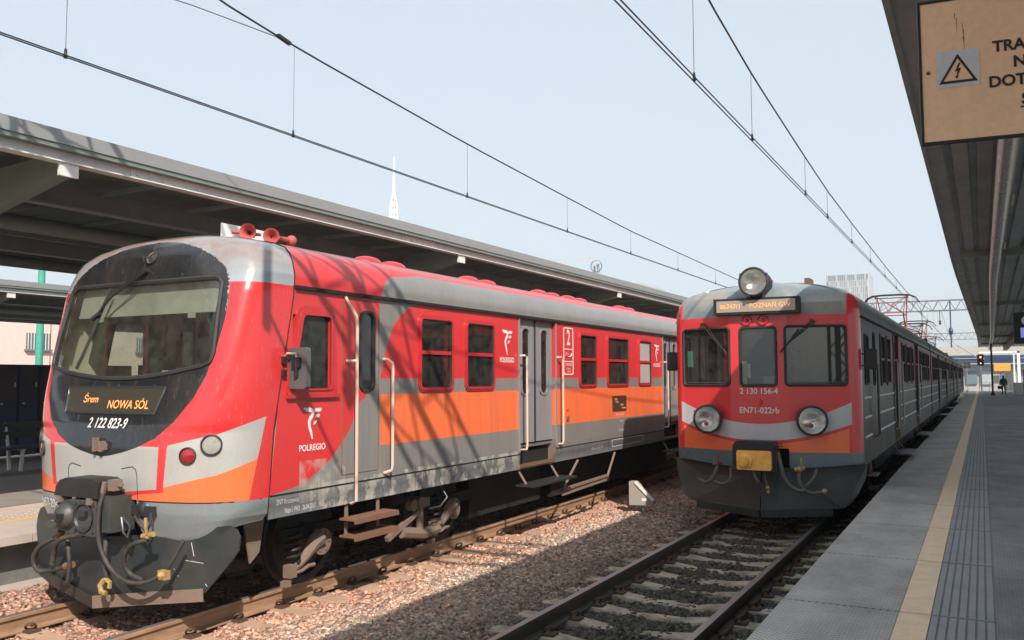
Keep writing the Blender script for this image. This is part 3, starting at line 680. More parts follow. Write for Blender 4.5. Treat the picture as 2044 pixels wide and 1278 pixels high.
# wiper
wp = MB(); A = fL(.05)
wp.tube([A(.05, 3.34), fL(.07)(-.12, 3.22), fL(.07)(-.33, 3.10), fL(.06)(-.50, 2.92)], .012, 6); wp.tube([A(.0, 3.35), fL(.07)(-.18, 3.21), fL(.07)(-.40, 3.05), fL(.06)(-.52, 2.88)], .010, 6)
p = A(.04, 3.35); wp.cyl((p.x, p.y-.01, p.z), (p.x, p.y+.07, p.z), .03, None, 10); wp.bar(fL(.06)(-.56, 2.87), fL(.06)(-.46, 2.93), .05, .03)
w_ = wp.build('wiper_arm', m_black, TL)
MB().tube([fL(.035)(-.42, 3.19), fL(.035)(-.47, 3.0), fL(.035)(-.53, 2.75), fL(.035)(-.60, 2.5), fL(.035)(-.65, 2.36)], .017, 6).build('wiper_blade', m_rubber, w_)
# side walls and roof
S0 = lambda z: interp(LS, z)
Y0 = 5.6
DOORS = [(11.54, 12.79), (18.22, 19.47)]
WINS = [(8.87, 9.68), (9.96, 10.78), (13.71, 14.51), (14.97, 16.12), (16.65, 17.44), (20.1, 20.9), (21.3, 22.4), (22.9, 23.7), (24.2, 25.2)]
for sg in (1, -1):
    holes = [(a+.03, b-.03, 2.11, 3.01) for a, b in WINS]+[(a, b, .9, 3.145) for a, b in DOORS]+[(6.66, 7.22, 2.15, 2.90), (7.74, 7.98, 2.13, 2.98)]
    wall('side_wall', XL, sg, S0, 26.4, [.9, 3.19], holes, m_side, TL)
    wall('cab_side_lining', XL-sg*.035, sg, S0, 8.05, [1.2, 3.19], [(6.66, 7.22, 2.15, 2.90), (7.74, 7.98, 2.13, 2.98)], m_inter, TL, .001)
    for a, b in WINS: window(TL, XL, sg, a, b, 2.08, 3.04, m_frame, gmat=m_frost if abs(a-16.65) < .01 else None)
    for a, b in DOORS: double_door(TL, XL, sg, a, b)
    slim_window(TL, XL, sg, 7.72, 8.00, 2.10, 3.01)
    f = lambda u, v, t: (XL+sg*(1.44+t), u, v)
    cw = MB(); out = quadr([(6.72, 2.99), (6.56, 2.07), (7.35, 2.07), (7.29, 3.01)], .09); inn = quadr([(6.80, 2.90), (6.65, 2.15), (7.23, 2.15), (7.22, 2.90)], .05)
    mid = quadr([(6.76, 2.95), (6.61, 2.13), (7.27, 2.13), (7.25, 2.955)], .07)
    cw.ring(out, inn, f, -.03, .016).ring(mid, inn, f, -.03, .03)
    X0, X1 = sorted((XL+sg*1.445, XL+sg*1.48)); cw.box(X0, X1, 6.56, 7.36, 2.055, 2.09)
    c_ = cw.build('cab_window_frame', m_frame, TL); MB().prism([(6.79, 2.91), (6.63, 2.13), (7.25, 2.13), (7.24, 2.91)], f, -.02, -.014).build('cab_window_pane', m_glR if sg > 0 else m_ws, c_, smooth=False)
    MB().box(*sorted((XL+sg*1.44, XL+sg*1.475)), 6.68, 26.4, 3.155, 3.192).build('rain_gutter', m_under, TL, smooth=False)
    MB().box(*sorted((XL+sg*1.435, XL+sg*1.446)), 6.37, 11.54, 1.113, 1.127).build('sill_joint', m_under, TL, smooth=False)
    MB().box(*sorted((XL+sg*1.435, XL+sg*1.446)), 12.79, 18.22, 1.113, 1.127).build('sill_joint', m_under, TL, smooth=False)
    # cab door outline and handrails
    xo = XL+sg*1.441
    MB().tube([(xo, 7.44, 3.06), (xo, 7.50, 3.12), (xo, 8.02, 3.12), (xo, 8.08, 3.06), (xo, 8.08, 1.22), (xo, 7.6, 1.22), (xo, 7.44, 1.22)], .006, 5, closed=True).build('cab_door_joint', m_rust, TL)
    x1 = XL+sg*1.53
    MB().tube([(XL+sg*1.44, 7.47, 3.15), (XL+sg*1.48, 7.48, 3.08), (x1, 7.56, 2.93), (x1, 7.575, 2.80), (x1, 7.58, .93), (XL+sg*1.46, 7.58, .90)], .018, 8).tube([(XL+sg*1.44, 7.50, 2.44), (x1, 7.57, 2.44)], .018, 8).build('handrail', m_cream, TL)
    MB().tube([(XL+sg*1.44, 8.17, 2.47), (x1-.03, 8.17, 2.465), (x1, 8.22, 2.43), (x1, 8.235, 2.36), (x1, 8.235, 1.26), (x1, 8.22, 1.20), (XL+sg*1.45, 8.18, 1.17)], .018, 8).build('handrail', m_cream, TL)
    for yy in (7.54, 8.10): MB().box(*sorted((XL+sg*1.40, XL+sg*1.412)), yy, yy+.05, .52, .92).build('step_hanger', m_dust, TL, smooth=False)
    for zz_ in (.735, .555): MB().box(*sorted((XL+sg*1.40, XL+sg*1.62)), 7.46, 8.24, zz_, zz_+.022).box(*sorted((XL+sg*1.60, XL+sg*1.625)), 7.46, 8.24, zz_-.03, zz_+.0).build('cab_step', m_rust, TL, smooth=False)
    # mirror
    mx = XL+sg*1.56
    mr_ = MB(); mr_.prism(rr(mx-.11, mx+.11, 2.15, 2.56, .03), lambda u, v, t: (u, t, v), 6.60, 6.67); mo = mr_.build('side_mirror', simple('mirror_back_grey', (.10, .10, .105), .5) if sg > 0 else m_black, TL)
    MB().tube([(XL+sg*1.44, 6.55, 2.47), (XL+sg*1.49, 6.53, 2.50), (mx, 6.57, 2.50), (mx, 6.59, 2.44)], .012, 6).build('mirror_bracket', m_cream, mo)
    MB().box(*sorted((XL+sg*1.44, XL+sg*1.475)), 6.50, 6.55, 2.27, 2.34).box(*sorted((XL+sg*1.44, XL+sg*1.475)), 6.50, 6.55, 2.40, 2.47).cyl((mx, 6.585, 2.44), (mx, 6.585, 2.27), .022, None, 8).box(mx-.05, mx+.05, 6.57, 6.60, 2.36, 2.46).build('mirror_hinge', m_black, mo, smooth=False)
roof('roof', XL, S0, 26.4, m_side, TL)
MB().box(XL-1.44, XL+1.44, 26.38, 26.40, .9, 3.2).box(XL-.9, XL+.9, 26.4, 26.75, 1.1, 3.5).build('end_wall', m_under, TL, smooth=False)
for yy in (9.3, 11.9, 14.4, 15.7, 18.5):
    MB().sphere((XL+.32, yy, 3.80), .20, 16, (.8, 1.25, .42)).sphere((XL+.32, yy+.56, 3.80), .20, 16, (.8, 1.25, .38)).build('roof_vent', m_redp, TL)
# saloon inside
inn = MB(); inn.box(XL-1.36, XL+1.36, 8.12, 26.3, 1.2, 1.25).box(XL-1.36, XL+1.36, 8.12, 26.3, 3.1, 3.13).box(XL-1.36, XL+1.36, 8.12, 8.16, 1.2, 3.1); inn.build('saloon_lining', m_idark, TL, smooth=False)
st = MB()
for yy in np.arange(8.9, 26, .82):
    if any(a-.3 < yy < b+.1 for a, b in DOORS): continue
    for s_ in (-1, 1): st.box(*sorted((XL+s_*.35, XL+s_*1.3)), yy, yy+.12, 1.25, 2.42)
st.build('seat_row', m_seat, TL, smooth=False)
# cab inside
ci = MB(); ci.box(XL-1.39, XL+1.39, 6.2, 8.1, 1.2, 1.24).box(XL-1.39, XL+1.39, 6.35, 8.1, 3.24, 3.27)
ci.box(XL+.05, XL+1.39, 8.03, 8.07, 1.2, 3.24).box(XL-1.39, XL-.95, 8.03, 8.07, 1.2, 3.24).box(XL-.95, XL+.05, 8.03, 8.07, 2.95, 3.24).build('cab_lining', m_cabd, TL, smooth=False)
MB().box(XL-.93, XL+.03, 8.03, 8.06, 1.24, 2.94).build('cab_back_door', m_cabd, TL, smooth=False)
ds = MB(); ds.box(XL-1.2, XL+1.2, 5.98, 6.45, 2.16, 2.24).box(XL+.1, XL+1.0, 6.2, 6.5, 2.24, 2.34); ds.build('driver_desk', m_inter, TL, smooth=False)
MB().box(XL+.55, XL+.80, 5.95, 6.08, 2.245, 2.33).build('paper_sheet', m_white, TL, smooth=False)
bl = MB()
for i in range(20):
    a, c = -1.02+2.04*i/20, -1.02+2.04*(i+1)/20
    bl.add([(XL+a, YL(a, 3.2)+.09, 3.23), (XL+c, YL(c, 3.2)+.09, 3.23), (XL+c, YL(c, 2.9)+.09, 2.90), (XL+a, YL(a, 2.9)+.09, 2.90)], [(0, 1, 2, 3)])
for xx in (-.62, .72): bl.box(XL+xx-.05, XL+xx+.05, YL(xx, 2.9)+.08, YL(xx, 2.9)+.09, 2.85, 2.905)
bl.build('sun_blind', m_blind, TL, smooth=False)  # blotches in the blind's colour stand in for windscreen reflections
MB().box(XL+.5, XL+1.0, 7.2, 7.32, 1.7, 2.75).box(XL+.5, XL+1.0, 6.8, 7.3, 1.7, 1.8).build('driver_seat', m_rubber, TL, smooth=False)
# horns
hn = MB(); hb = MB().box(XL+.10, XL+.12, 6.95, 7.62, 3.82, 3.99).build('horn_backplate', m_spire, TL, smooth=False)
for yy, xx in ((7.12, .36), (7.48, .36)):
    c = (XL+xx, yy, 3.885); hn.lathe(c, (.55, -.83, 0), [(.0, -.22), (.028, -.22), (.03, -.05), (.05, .02), (.085, .07), (.093, .075), (.08, .07), (.045, .02), (.02, -.03)], 20)
hn.sphere((XL+.36, 7.80, 3.885), .065, 12).cyl((XL+.36, 7.5, 3.885), (XL+.36, 7.8, 3.885), .03, None, 8).box(XL+.2, XL+.45, 6.9, 7.85, 3.77, 3.80).cyl((XL+.22, 7.0, 3.885), (XL+.36, 7.3, 3.885), .02, None, 8)
hn.build('air_horn', simple('old_red_horn', (.42, .09, .08), .55, 0, .35), TL)
# skirt, coupler, plough and hoses
cp = MB(); yb = 5.36
fc = lambda u, v, t: (XL+u, t, v)
cp.prism([(-.30, .86), (-.26, 1.10), (-.06, 1.13), (.27, 1.13), (.27, .80), (-.05, .80), (-.27, .83)], fc, yb, yb+.12); cp.box(XL-.12, XL+.20, yb+.1, 5.85, .86, 1.08)
cp.box(XL+.30, XL+.42, yb+.04, yb+.30, .84, 1.17).box(XL-.50, XL-.26, yb+.02, yb+.10, .83, .88)
m_coup = simple('coupler_casting', (.055, .065, .06), .45, .2, .5, (.10, .085, .06), 7, bump=.003, bscale=18)
ck = cp.build('coupler', m_coup, TL)
MB().lathe((XL-.155, yb-.0, .97), (0, -1, 0), [(.125, -.02), (.125, .015), (.115, .035), (.085, .075), (.05, .095), (0, .10)], 24).build('coupler_cone', m_coup, ck)
MB().lathe((XL-.155, yb-.0, .97), (0, -1, 0), [(.135, -.01), (.135, .012), (.126, .014)], 24).build('cone_rim', m_steel, ck)
for u, v in ((-.27, 1.07), (-.02, 1.09), (.23, 1.09), (-.24, .87), (-.02, .84), (.23, .84)): MB().cyl((XL+u, yb-.012, v), (XL+u, yb, v), .017, None, 6).build('coupler_bolt', m_steel, ck)
MB().lathe((XL+.10, yb-.001, .97), (0, -1, 0), [(.135, 0), (.14, .02), (.12, .02), (.11, -.0), (.06, -.02)], 20).build('coupler_cup', m_steel, ck)
MB().box(XL-.22, XL-.08, yb-.16, yb-.06, .95, 1.0).box(XL+.06, XL+.16, yb-.04, yb, .98, 1.03).build('coupler_tongue', m_steel, ck, smooth=False)
bx = MB(); bx.prism([(-.32, 1.15), (-.30, 1.24), (-.24, 1.30), (-.15, 1.325), (.24, 1.325), (.30, 1.30), (.30, 1.15)], fc, yb-.02, yb+.26); bx.build('electric_coupling_box', m_black, TL)
MB().box(XL-.28, XL-.22, yb-.03, yb+.1, 1.09, 1.15).box(XL+.16, XL+.22, yb-.03, yb+.1, 1.09, 1.15).bar((XL+.33, yb+.04, 1.3), (XL+.27, yb+.03, 1.02), .035).box(XL+.34, XL+.42, yb+.06, yb+.16, 1.22, 1.32).box(XL+.42, XL+.48, yb+.10, yb+.13, 1.26, 1.285).build('coupler_bracket', m_dust, TL, smooth=False)
MB().box(XL+.42, XL+.72, 5.62, 5.80, .98, 1.07).sphere((XL+.55, 5.72, 1.04), .12, 10).tube([(XL+.74, 5.58, 1.02), (XL+.76, 5.56, .92), (XL+.70, 5.56, .84)], .012).tube([(XL+.44, 5.5, .97), (XL+.50, 5.48, .84), (XL+.56, 5.48, .80), (XL+.57, 5.5, .90), (XL+.47, 5.5, .97)], .014).build('buffer_gear', m_steel, TL)
PZ = lambda x, z: interp([(0, 5.60), (.75, 5.70), (1.48, 5.915)], abs(x))+(z-.5)*.12
pl = MB(); left = [(-.75, .80), (-.75, .22), (0, .12), (.75, .22), (.75, .80), (0, .74)]
def plate(b, P, th=.02):
    n = len(P); vs = [(XL+x, PZ(x, z), z) for x, z in P]+[(XL+x, PZ(x, z)+th, z) for x, z in P]
    b.add(vs, [tuple(range(n)), tuple(range(2*n-1, n-1, -1))]+[(i, (i+1) % n, n+(i+1) % n, n+i) for i in range(n)])
plate(pl, [(-.75, .81), (-.75, .20), (0, .10), (0, .74)]); plate(pl, [(0, .74), (0, .10), (.75, .20), (.75, .81)])
plo = pl.build('snow_plough', m_plow, TL, smooth=False)
for (xa, za), (xb, zb) in (((1.02, .74), (1.06, .62)), ((.98, .58), (1.02, .575)), ((1.03, .575), (1.16, .56)), ((1.2, .38), (1.22, .36)), ((.88, .50), (.885, .495)), ((.92, .44), (.93, .44))):
    MB().bar((XL+xa, PZ(xa, za)-.003, za), (XL+xb, PZ(xb, zb)-.003, zb), .0035).build('scratch', m_label, plo, smooth=False)
for s_ in (-1, 1):
    w = MB(); plate(w, [(s_*.75, .82), (s_*1.36, .90), (s_*1.44, .87), (s_*1.48, .80), (s_*1.48, .68), (s_*1.43, .60), (s_*1.2, .30), (s_*.75, .26)]); w.build('plough_wing', m_plow, plo, smooth=False)
    w = MB(); vs = []
    for x, z in ((0, .10), (.75, .20), (1.20, .245)): vs.append((x*s_, z))
    for (xa, za), (xb, zb) in zip(vs[:-1], vs[1:]): w.add([(XL+xa, PZ(xa, za)-.006, za-.02), (XL+xb, PZ(xb, zb)-.006, zb-.02), (XL+xb, PZ(xb, zb)-.012, zb+.10), (XL+xa, PZ(xa, za)-.012, za+.10), (XL+xa, PZ(xa, za)+.03, za-.02), (XL+xb, PZ(xb, zb)+.03, zb-.02)], [(0, 1, 2, 3), (0, 4, 5, 1)])
    w.build('plough_blade', m_dust if s_ > 0 else m_plow, plo, smooth=False)
for P, r, mt in (([(-.37, 5.42, .74), (-.52, 5.36, .66), (-.62, 5.35, .54), (-.60, 5.36, .44), (-.52, 5.37, .41), (-.36, 5.4, .44), (-.22, 5.42, .475)], .030, m_hose),
                 ([(.05, 5.40, .80), (-.12, 5.33, .77), (-.24, 5.32, .70), (-.30, 5.34, .60), (-.33, 5.35, .50)], .032, m_hose),
                 ([(-.22, 5.42, .74), (-.16, 5.40, .60), (-.15, 5.40, .45), (-.19, 5.42, .34)], .028, m_hose),
                 ([(.31, 5.40, 1.20), (.31, 5.36, 1.05), (.32, 5.35, .85), (.36, 5.36, .68), (.48, 5.38, .52), (.66, 5.40, .43), (.84, 5.45, .43), (.99, 5.52, .50)], .027, m_hose),
                 ([(.83, 5.48, .80), (.70, 5.42, .76), (.60, 5.42, .66), (.57, 5.45, .55), (.62, 5.48, .47), (.76, 5.5, .43)], .028, m_hose),
                 ([(1.13, 5.62, .80), (1.08, 5.58, .68), (1.01, 5.55, .55)], .026, m_hose),
                 ([(.24, 5.50, .76), (.27, 5.46, .60), (.31, 5.46, .42)], .034, m_hose),
                 ([(.56, 5.55, .98), (.68, 5.5, .94), (.80, 5.5, .86)], .02, m_hose)):
    hose(TL, [(XL+a, b, c) for a, b, c in P], r, mt)
def valve(T, c, r=.045, mat=None):
    x, y, z = c; MB().sphere(c, r, 10).cyl((x-.07, y, z-.01), (x+.07, y, z+.02), r*.7, None, 10).tube([(x+.02, y-.03, z+.02), (x+.03, y-.05, z+.09), (x+.025, y-.05, z+.17)], .014, 6).build('brake_valve', mat or m_brass, T)
valve(TL, (XL+.84, 5.47, .84), .036); MB().box(XL+.95, XL+1.05, 5.49, 5.55, .46, .54).sphere((XL+1.0, 5.5, .5), .045, 8).build('hose_coupling', m_brass, TL)
MB().tube([(XL+.29, 5.45, .40), (XL+.26, 5.43, .35), (XL+.28, 5.43, .29), (XL+.33, 5.44, .28)], .025, 6).tube([(XL+.30, 5.45, .41), (XL+.37, 5.45, .38), (XL+.36, 5.45, .33)], .022, 6).build('hose_coupling', m_brass, TL)
MB().cyl((XL-.24, 5.42, .475), (XL-.14, 5.43, .50), .035, None, 8).cyl((XL-.36, 5.42, .73), (XL-.31, 5.42, .80), .035, None, 8).build('hose_coupling', m_rust, TL)
bogie(TL, XL, 8.92); bogie(TL, XL, 23.2, False)
ub = MB(); ub.box(XL-1.3, XL+1.3, 6.4, 26.3, .93, 1.15).box(XL-.95, XL+.95, 10.9, 13.2, .24, .93).box(XL-1.0, XL+.95, 13.6, 19.8, .22, .93).box(XL-.9, XL+.9, 5.85, 6.5, .5, 1.1)  # boxes run low and near black to stand in for shade underneath
ub.build('underframe', m_under, TL, smooth=False)
MB().prism([(6.02, .92), (6.30, .86), (6.24, .55), (6.12, .46)], lambda u, v, t: (XL+t, u+.25, v), 1.18, 1.2).build('sand_pipe_bracket', m_dust, TL, smooth=False)
lx = XL+1.44
MB().bar((lx, 13.65, .86), (lx+.08, 12.81, .42), .035, .02).bar((lx, 15.34, .86), (lx+.08, 14.75, .46), .035, .02).bar((lx+.08, 12.85, .46), (lx+.08, 14.75, .50), .04, .04).bar((lx+.08, 12.85, .38), (lx+.08, 14.70, .43), .035, .035).build('folding_ladder', m_dust, TL, smooth=False)
MB().tube([(lx-.15, 9.6, .88), (lx-.05, 9.62, .72), (lx-.08, 9.5, .62), (lx-.15, 9.35, .6)], .012, 6).build('cable_loop', m_steel, TL)
fx = lambda cy, cz, xo=.004: (lambda u, v: (XL+1.44+xo, cy+u, cz+v))
emblem(TL, fx(6.96, 1.79), .26, m_white); text('operator_name', 'POLREGIO', .09, fx(6.97, 1.545), TL, m_white, sx=.95, bold=.002)
text('works_lettering', 'ZNT Kruszewiec', .075, fx(6.62, 1.045), TL, m_white, sx=.62); text('works_lettering', 'Napr.1 P4/2   26.04.2017', .072, fx(6.80, .955), TL, m_white, sx=.62)
for cy in (11.15, 17.80):
    emblem(TL, fx(cy, 2.765), .29, m_white); text('operator_name', 'POLREGIO', .10, fx(cy, 2.51), TL, m_white, sx=.92, bold=.002)
cl = MB(); f = lambda u, v, t: (XL+1.44+t, u, v)
cl.ring(rr(13.10, 13.49, 2.30, 3.09, .05), rr(13.12, 13.47, 2.32, 3.07, .035), f, .002, .006).box(XL+1.442, XL+1.446, 13.11, 13.48, 2.72, 2.735).box(XL+1.442, XL+1.446, 13.11, 13.48, 2.515, 2.53); cl.build('class_panel', m_white, TL, smooth=False)
text('class_number', '2', .36, fx(13.295, 2.91), TL, m_white, sx=.8, bold=.006); text('notice_lettering', 'UWAGA!', .075, fx(13.295, 2.47), TL, m_white, sx=.85); text('notice_lettering', 'Przystanek\nna żądanie', .045, fx(13.295, 2.385), TL, m_white, sx=.85)
MB().tube([(XL+1.446, 13.18, 2.63), (XL+1.446, 13.28, 2.60), (XL+1.446, 13.38, 2.61), (XL+1.446, 13.42, 2.66)], .008, 4).tube([(XL+1.446, 13.20, 2.66), (XL+1.446, 13.30, 2.64)], .008, 4).build('notice_pictogram', m_white, TL)
pd = MB().box(XL+1.44, XL+1.455, 15.24, 15.94, 1.63, 1.91).build('side_display', m_disp, TL, smooth=False)
for k, (a, b) in enumerate(((15.35, 1.85), (15.4, 1.80), (15.65, 1.74), (15.75, 1.68))): text('display_lettering', ('Poznań', 'Gniezno', 'Mogilno', 'Inowrocław')[k], .05, fx(a+.05, b, .017), pd, m_amber, sx=.9)
text('vehicle_lettering', '94 51 2 122 823-9', .07, fx(15.62, 1.555), TL, m_white, sx=.8); text('vehicle_lettering', 'PL-PREG', .055, fx(15.70, 1.43), TL, m_white, sx=.8); text('vehicle_lettering', 'EN57-2043ra', .07, fx(15.70, 1.26), TL, m_white, sx=.8)
text('vehicle_lettering', '14900 mm   20.04.2017   ZNT', .055, fx(14.5, 1.0), TL, m_white, sx=.8)
MB().ring(rr(15.2, 16.9, .97, 1.10, .01), rr(15.215, 16.885, .98, 1.09, .008), f, .002, .004).build('data_frame', m_white, TL, smooth=False)
MB().cyl((XL+1.44, 13.24, 1.58), (XL+1.46, 13.24, 1.58), .045, None, 14).cyl((XL+1.44, 13.24, 1.72), (XL+1.455, 13.24, 1.72), .02, None, 10).build('door_button', m_rust, TL)
nt_ = MB().box(XL+1.405, XL+1.409, 15.35, 15.62, 2.62, 2.86).build('window_notice', m_label, TL, smooth=False)

# ------------------------------------------------------------------ driver
def person(name, label, loc, pts, radii, edges, mats, sub=2, **kw):
    root = thing(name, label, 'person', loc)
    me = bpy.data.meshes.new('body'); me.from_pydata(pts, edges, []); o = bpy.data.objects.new('body', me); COL.objects.link(o); o.parent = root
    me.materials.append(mats); mod = o.modifiers.new('skin', 'SKIN')
    for v, r in zip(me.skin_vertices[0].data, radii): v.radius = (r, r)
    me.skin_vertices[0].data[0].use_root = True
    s_ = o.modifiers.new('sub', 'SUBSURF'); s_.levels = s_.render_levels = sub
    dg = bpy.context.evaluated_depsgraph_get(); m2 = bpy.data.meshes.new_from_object(o.evaluated_get(dg)); m2.name = 'body'
    for q in m2.polygons: q.use_smooth = True
    o.modifiers.clear(); o.data = m2
    return root, o

# ------------------------------------------------------------------ RIGHT TRAIN
TR = thing('electric_train', 'flat-fronted red train with three round headlamps and yellow coupler plate, beside the right platform', 'train', (XR, 13.7, 0))
def wr(x0, x1, z0, z1): return rr(x0, x1, z0, z1, .055, 4)
RW = [wr(-1.255, -.445, 2.125, 3.025), wr(-.272, .272, 2.12, 3.02), wr(.41, 1.26, 2.125, 3.025)]
zsR = list(np.arange(.84, 3.2, .018))+list(np.linspace(3.2, 3.6, 24))+[3.63, 3.66, 3.69, 3.71, 3.73, 3.75, 3.77, 3.785, 3.795, 3.8]
def skipR(x, z):
    if any(inside(P, x, z) for P in RW if P[0][0]+2 > x > P[0][0]-2): return True
    if -.34 < x < .44 and .80 < z < 1.17: return True
    return False
nose('cab_front', planR, m_front, XR, zsR, TR, skipR, 250, zb=lambda x: .845+.09*min(x/1.3, 1)**1.5)
nose('cab_front_lining', lambda z: [(x*.97, y+.045) for x, y in planR(z)], m_idark, XR, [z for z in zsR if 1.2 < z < 3.2][::3], TR, skipR, 120)
fR = lambda d: (lambda x, z: Vector((XR+x, YRf(x, z)-d, z)))
for P in RW:
    fw = MB().tube([fR(.0)(x, z) for x, z in dense(P, 3)], .022, 6, closed=True).build('window_seal', m_rubber, TR)
    xs0, xs1 = min(p[0] for p in P), max(p[0] for p in P); g_ = MB()
    for i in range(8):
        a, c = xs0+(xs1-xs0)*i/8, xs0+(xs1-xs0)*(i+1)/8
        g_.add([fR(-.012)(a, 2.12), fR(-.012)(c, 2.12), fR(-.012)(c, 3.03), fR(-.012)(a, 3.03)], [(0, 1, 2, 3)])
    g_.build('window_pane', m_glF, fw)
# thin ledges over and under the windscreens
for P in RW[::2]:
    a, c = P[4][0], P[0][0]; a, c = min(p[0] for p in P)+.06, max(p[0] for p in P)-.06
    MB().tube([fR(.02)(a+(c-a)*k/6, 2.165) for k in range(7)], .008, 5).build('sill_trim', m_steel, TR)
# display box
db = MB().box(XR-.65, XR+.65, 13.60, 13.80, 3.225, 3.475).build('display_box', m_black, TR, smooth=False)
MB().box(XR-.60, XR+.60, 13.592, 13.60, 3.262, 3.44).build('display_panel', m_disp2, db, smooth=False)
fy = lambda cx, cz, y: (lambda u, v: (XR+cx+u, y, cz+v))
text('display_lettering', '86747/1', .10, fy(-.38, 3.345, 13.588), db, m_amber); text('display_lettering', 'POZNAŃ GW', .10, fy(.22, 3.35, 13.588), db, m_amber)
text('fleet_number', '2 130 156-4', .125, fy(0, 2.03, 13.712), TR, m_white, sx=.96, bold=.002); text('unit_number', 'EN71-022rb', .13, fy(0, 1.735, 13.712), TR, m_white, sx=.94, bold=.002)
def drum(T, x, z, yb, yf, r, name, mat_r=m_chrome):
    h = MB().lathe((XR+x, yb, z), (0, -1, 0), [(r*.82, -.1), (r*.98, 0), (r*1.04, (yb-yf)*.5), (r*1.04, yb-yf-.05), (r*1.11, yb-yf-.045), (r*1.12, yb-yf+.0), (r*1.02, yb-yf+.012), (r*.96, yb-yf-.006), (r*.93, yb-yf-.02)], 36).build(name, m_rubber, T)
    MB().lathe((XR+x, yf, z), (0, 1, 0), [(r*.95, .01), (r*.8, .06), (r*.45, .12), (r*.12, .135), (.0, .10)], 36).build('reflector', mat_r, h)
    MB().sphere((XR+x, yf+.06, z), r*.13, 10).lathe((XR+x, yf+.05, z), (0, 1, 0), [(r*.3, 0), (r*.33, .02), (r*.3, .04)], 20).build('bulb', m_lens, h)
    MB().lathe((XR+x, yf, z), (0, -1, 0), [(r*.96, -.004), (r*.6, .012), (0, .02)], 30).build('lens', m_lens, h)
    for a in (.5, 2.6, 4.4): MB().box(XR+x+r*1.1*math.cos(a)-.014, XR+x+r*1.1*math.cos(a)+.014, yf-.02, yf+.06, z+r*1.1*math.sin(a)-.018, z+r*1.1*math.sin(a)+.018).build('lamp_catch', m_steel, h, smooth=False)
    return h
for x in (-.80, .79):
    h = drum(TR, x, 1.595, 13.85, 13.66, .205, 'headlight'); MB().sphere((XR+x-.02, 13.675, 1.52), .038, 10, (1, .25, 1)).build('tail_lens', m_redlens, h)
drum(TR, 0, 3.715, 13.95, 13.50, .205, 'top_headlight')
MB().box(XR-.12, XR+.12, 13.6, 13.9, 3.46, 3.56).build('lamp_foot', m_rubber, TR, smooth=False)
for x in (-.16, .09): MB().lathe((XR+x, 13.72, 3.135), (0, -1, 0), [(.075, -.01), (.08, .03), (.07, .035), (.055, .005)], 20).build('marker_lamp', m_redp, TR); MB().lathe((XR+x, 13.72, 3.135), (0, -1, 0), [(.056, .006), (.03, .004), (.012, .03), (0, .03)], 16).build('marker_lens', m_redlens, TR)
for (a, b, c, d) in ((-.90, 3.10, -.54, 2.69), (.80, 3.10, .40, 2.70)):
    w = MB(); w.tube([fR(.03)(a, b), fR(.075)((a+c)/2, (b+d)/2), fR(.05)(c, d)], .012, 6).tube([fR(.03)(a+.06, b), fR(.075)((a+c)/2+.04, (b+d)/2+.0), fR(.055)(c, d+.02)], .009, 6); p = fR(0)(a, b); w.cyl((p.x, p.y+.02, p.z), (p.x, p.y-.06, p.z), .028, None, 10)
    o = w.build('wiper_arm', m_black, TR); s_ = 1 if c > a else -1
    MB().tube([fR(.03)(c+s_*-.22, d+.28), fR(.03)(c+s_*.06, d-.07)], .013, 6).build('wiper_blade', m_rubber, o)
MB().tube([(XR+.02, 13.715, 1.90), (XR+.03, 13.67, 1.89), (XR+.03, 13.66, 1.84), (XR+.0, 13.66, 1.82)], .014, 6).build('lifting_hook', m_redp, TR)
# coupler
c2 = MB(); fc2 = lambda u, v, t: (XR+u, t, v)
c2.box(XR-.33, XR+.33, 13.33, 13.42, .84, 1.18).box(XR-.12, XR+.12, 13.4, 13.9, .9, 1.1).bar((XR-.30, 13.3, 1.15), (XR+.34, 13.3, 1.15), .03)
ck2 = c2.build('coupler', m_black, TR, smooth=False)
MB().prism(rr(-.25, .26, .865, 1.155, .03), fc2, 13.25, 13.33).build('coupler_plate', m_yel, ck2)
MB().lathe((XR-.12, 13.25, 1.0), (0, -1, 0), [(.12, -.01), (.11, .03), (.075, .04), (.07, .13), (0, .135)], 20).build('coupler_cone', m_yel, ck2)
MB().prism([(-.31, 1.17), (-.32, 1.22), (-.27, 1.29), (.26, 1.29), (.31, 1.22), (.30, 1.17)], fc2, 13.30, 13.60).build('electric_coupling_box', m_black, TR)
MB().box(XR+.31, XR+.42, 13.32, 13.33, 1.22, 1.235).box(XR+.31, XR+.42, 13.32, 13.33, 1.255, 1.27).build('coupling_pin', m_black, TR, smooth=False)
for P, r in (([(-.60, 13.5, .90), (-.62, 13.42, .80), (-.68, 13.40, .68), (-.78, 13.42, .63), (-.88, 13.46, .66)], .030), ([(-.40, 13.5, .86), (-.38, 13.42, .75), (-.42, 13.40, .66), (-.52, 13.40, .62), (-.64, 13.42, .65)], .028),
             ([(-.02, 13.35, .86), (.01, 13.32, .76), (.06, 13.32, .68)], .026), ([(.12, 13.45, .82), (.14, 13.4, .72), (.17, 13.4, .64)], .018),
             ([(.34, 13.35, 1.14), (.38, 13.32, .98), (.42, 13.32, .80), (.50, 13.34, .66), (.62, 13.36, .59), (.72, 13.38, .60)], .030), ([(.62, 13.5, .86), (.62, 13.42, .74), (.68, 13.40, .62), (.78, 13.42, .555), (.92, 13.5, .57)], .028), ([(.84, 13.6, .88), (.82, 13.5, .78), (.76, 13.46, .70), (.70, 13.45, .64)], .024)):
    hose(TR, [(XR+a, b, c) for a, b, c in P], r*1.2, m_hoseR)
valve(TR, (XR+.63, 13.46, .89), .045); valve(TR, (XR-.60, 13.48, .92), .035, m_rust)
MB().sphere((XR+.17, 13.4, .60), .035, 8).sphere((XR+.18, 13.4, .54), .028, 8).build('hose_coupling', m_brass, TR)
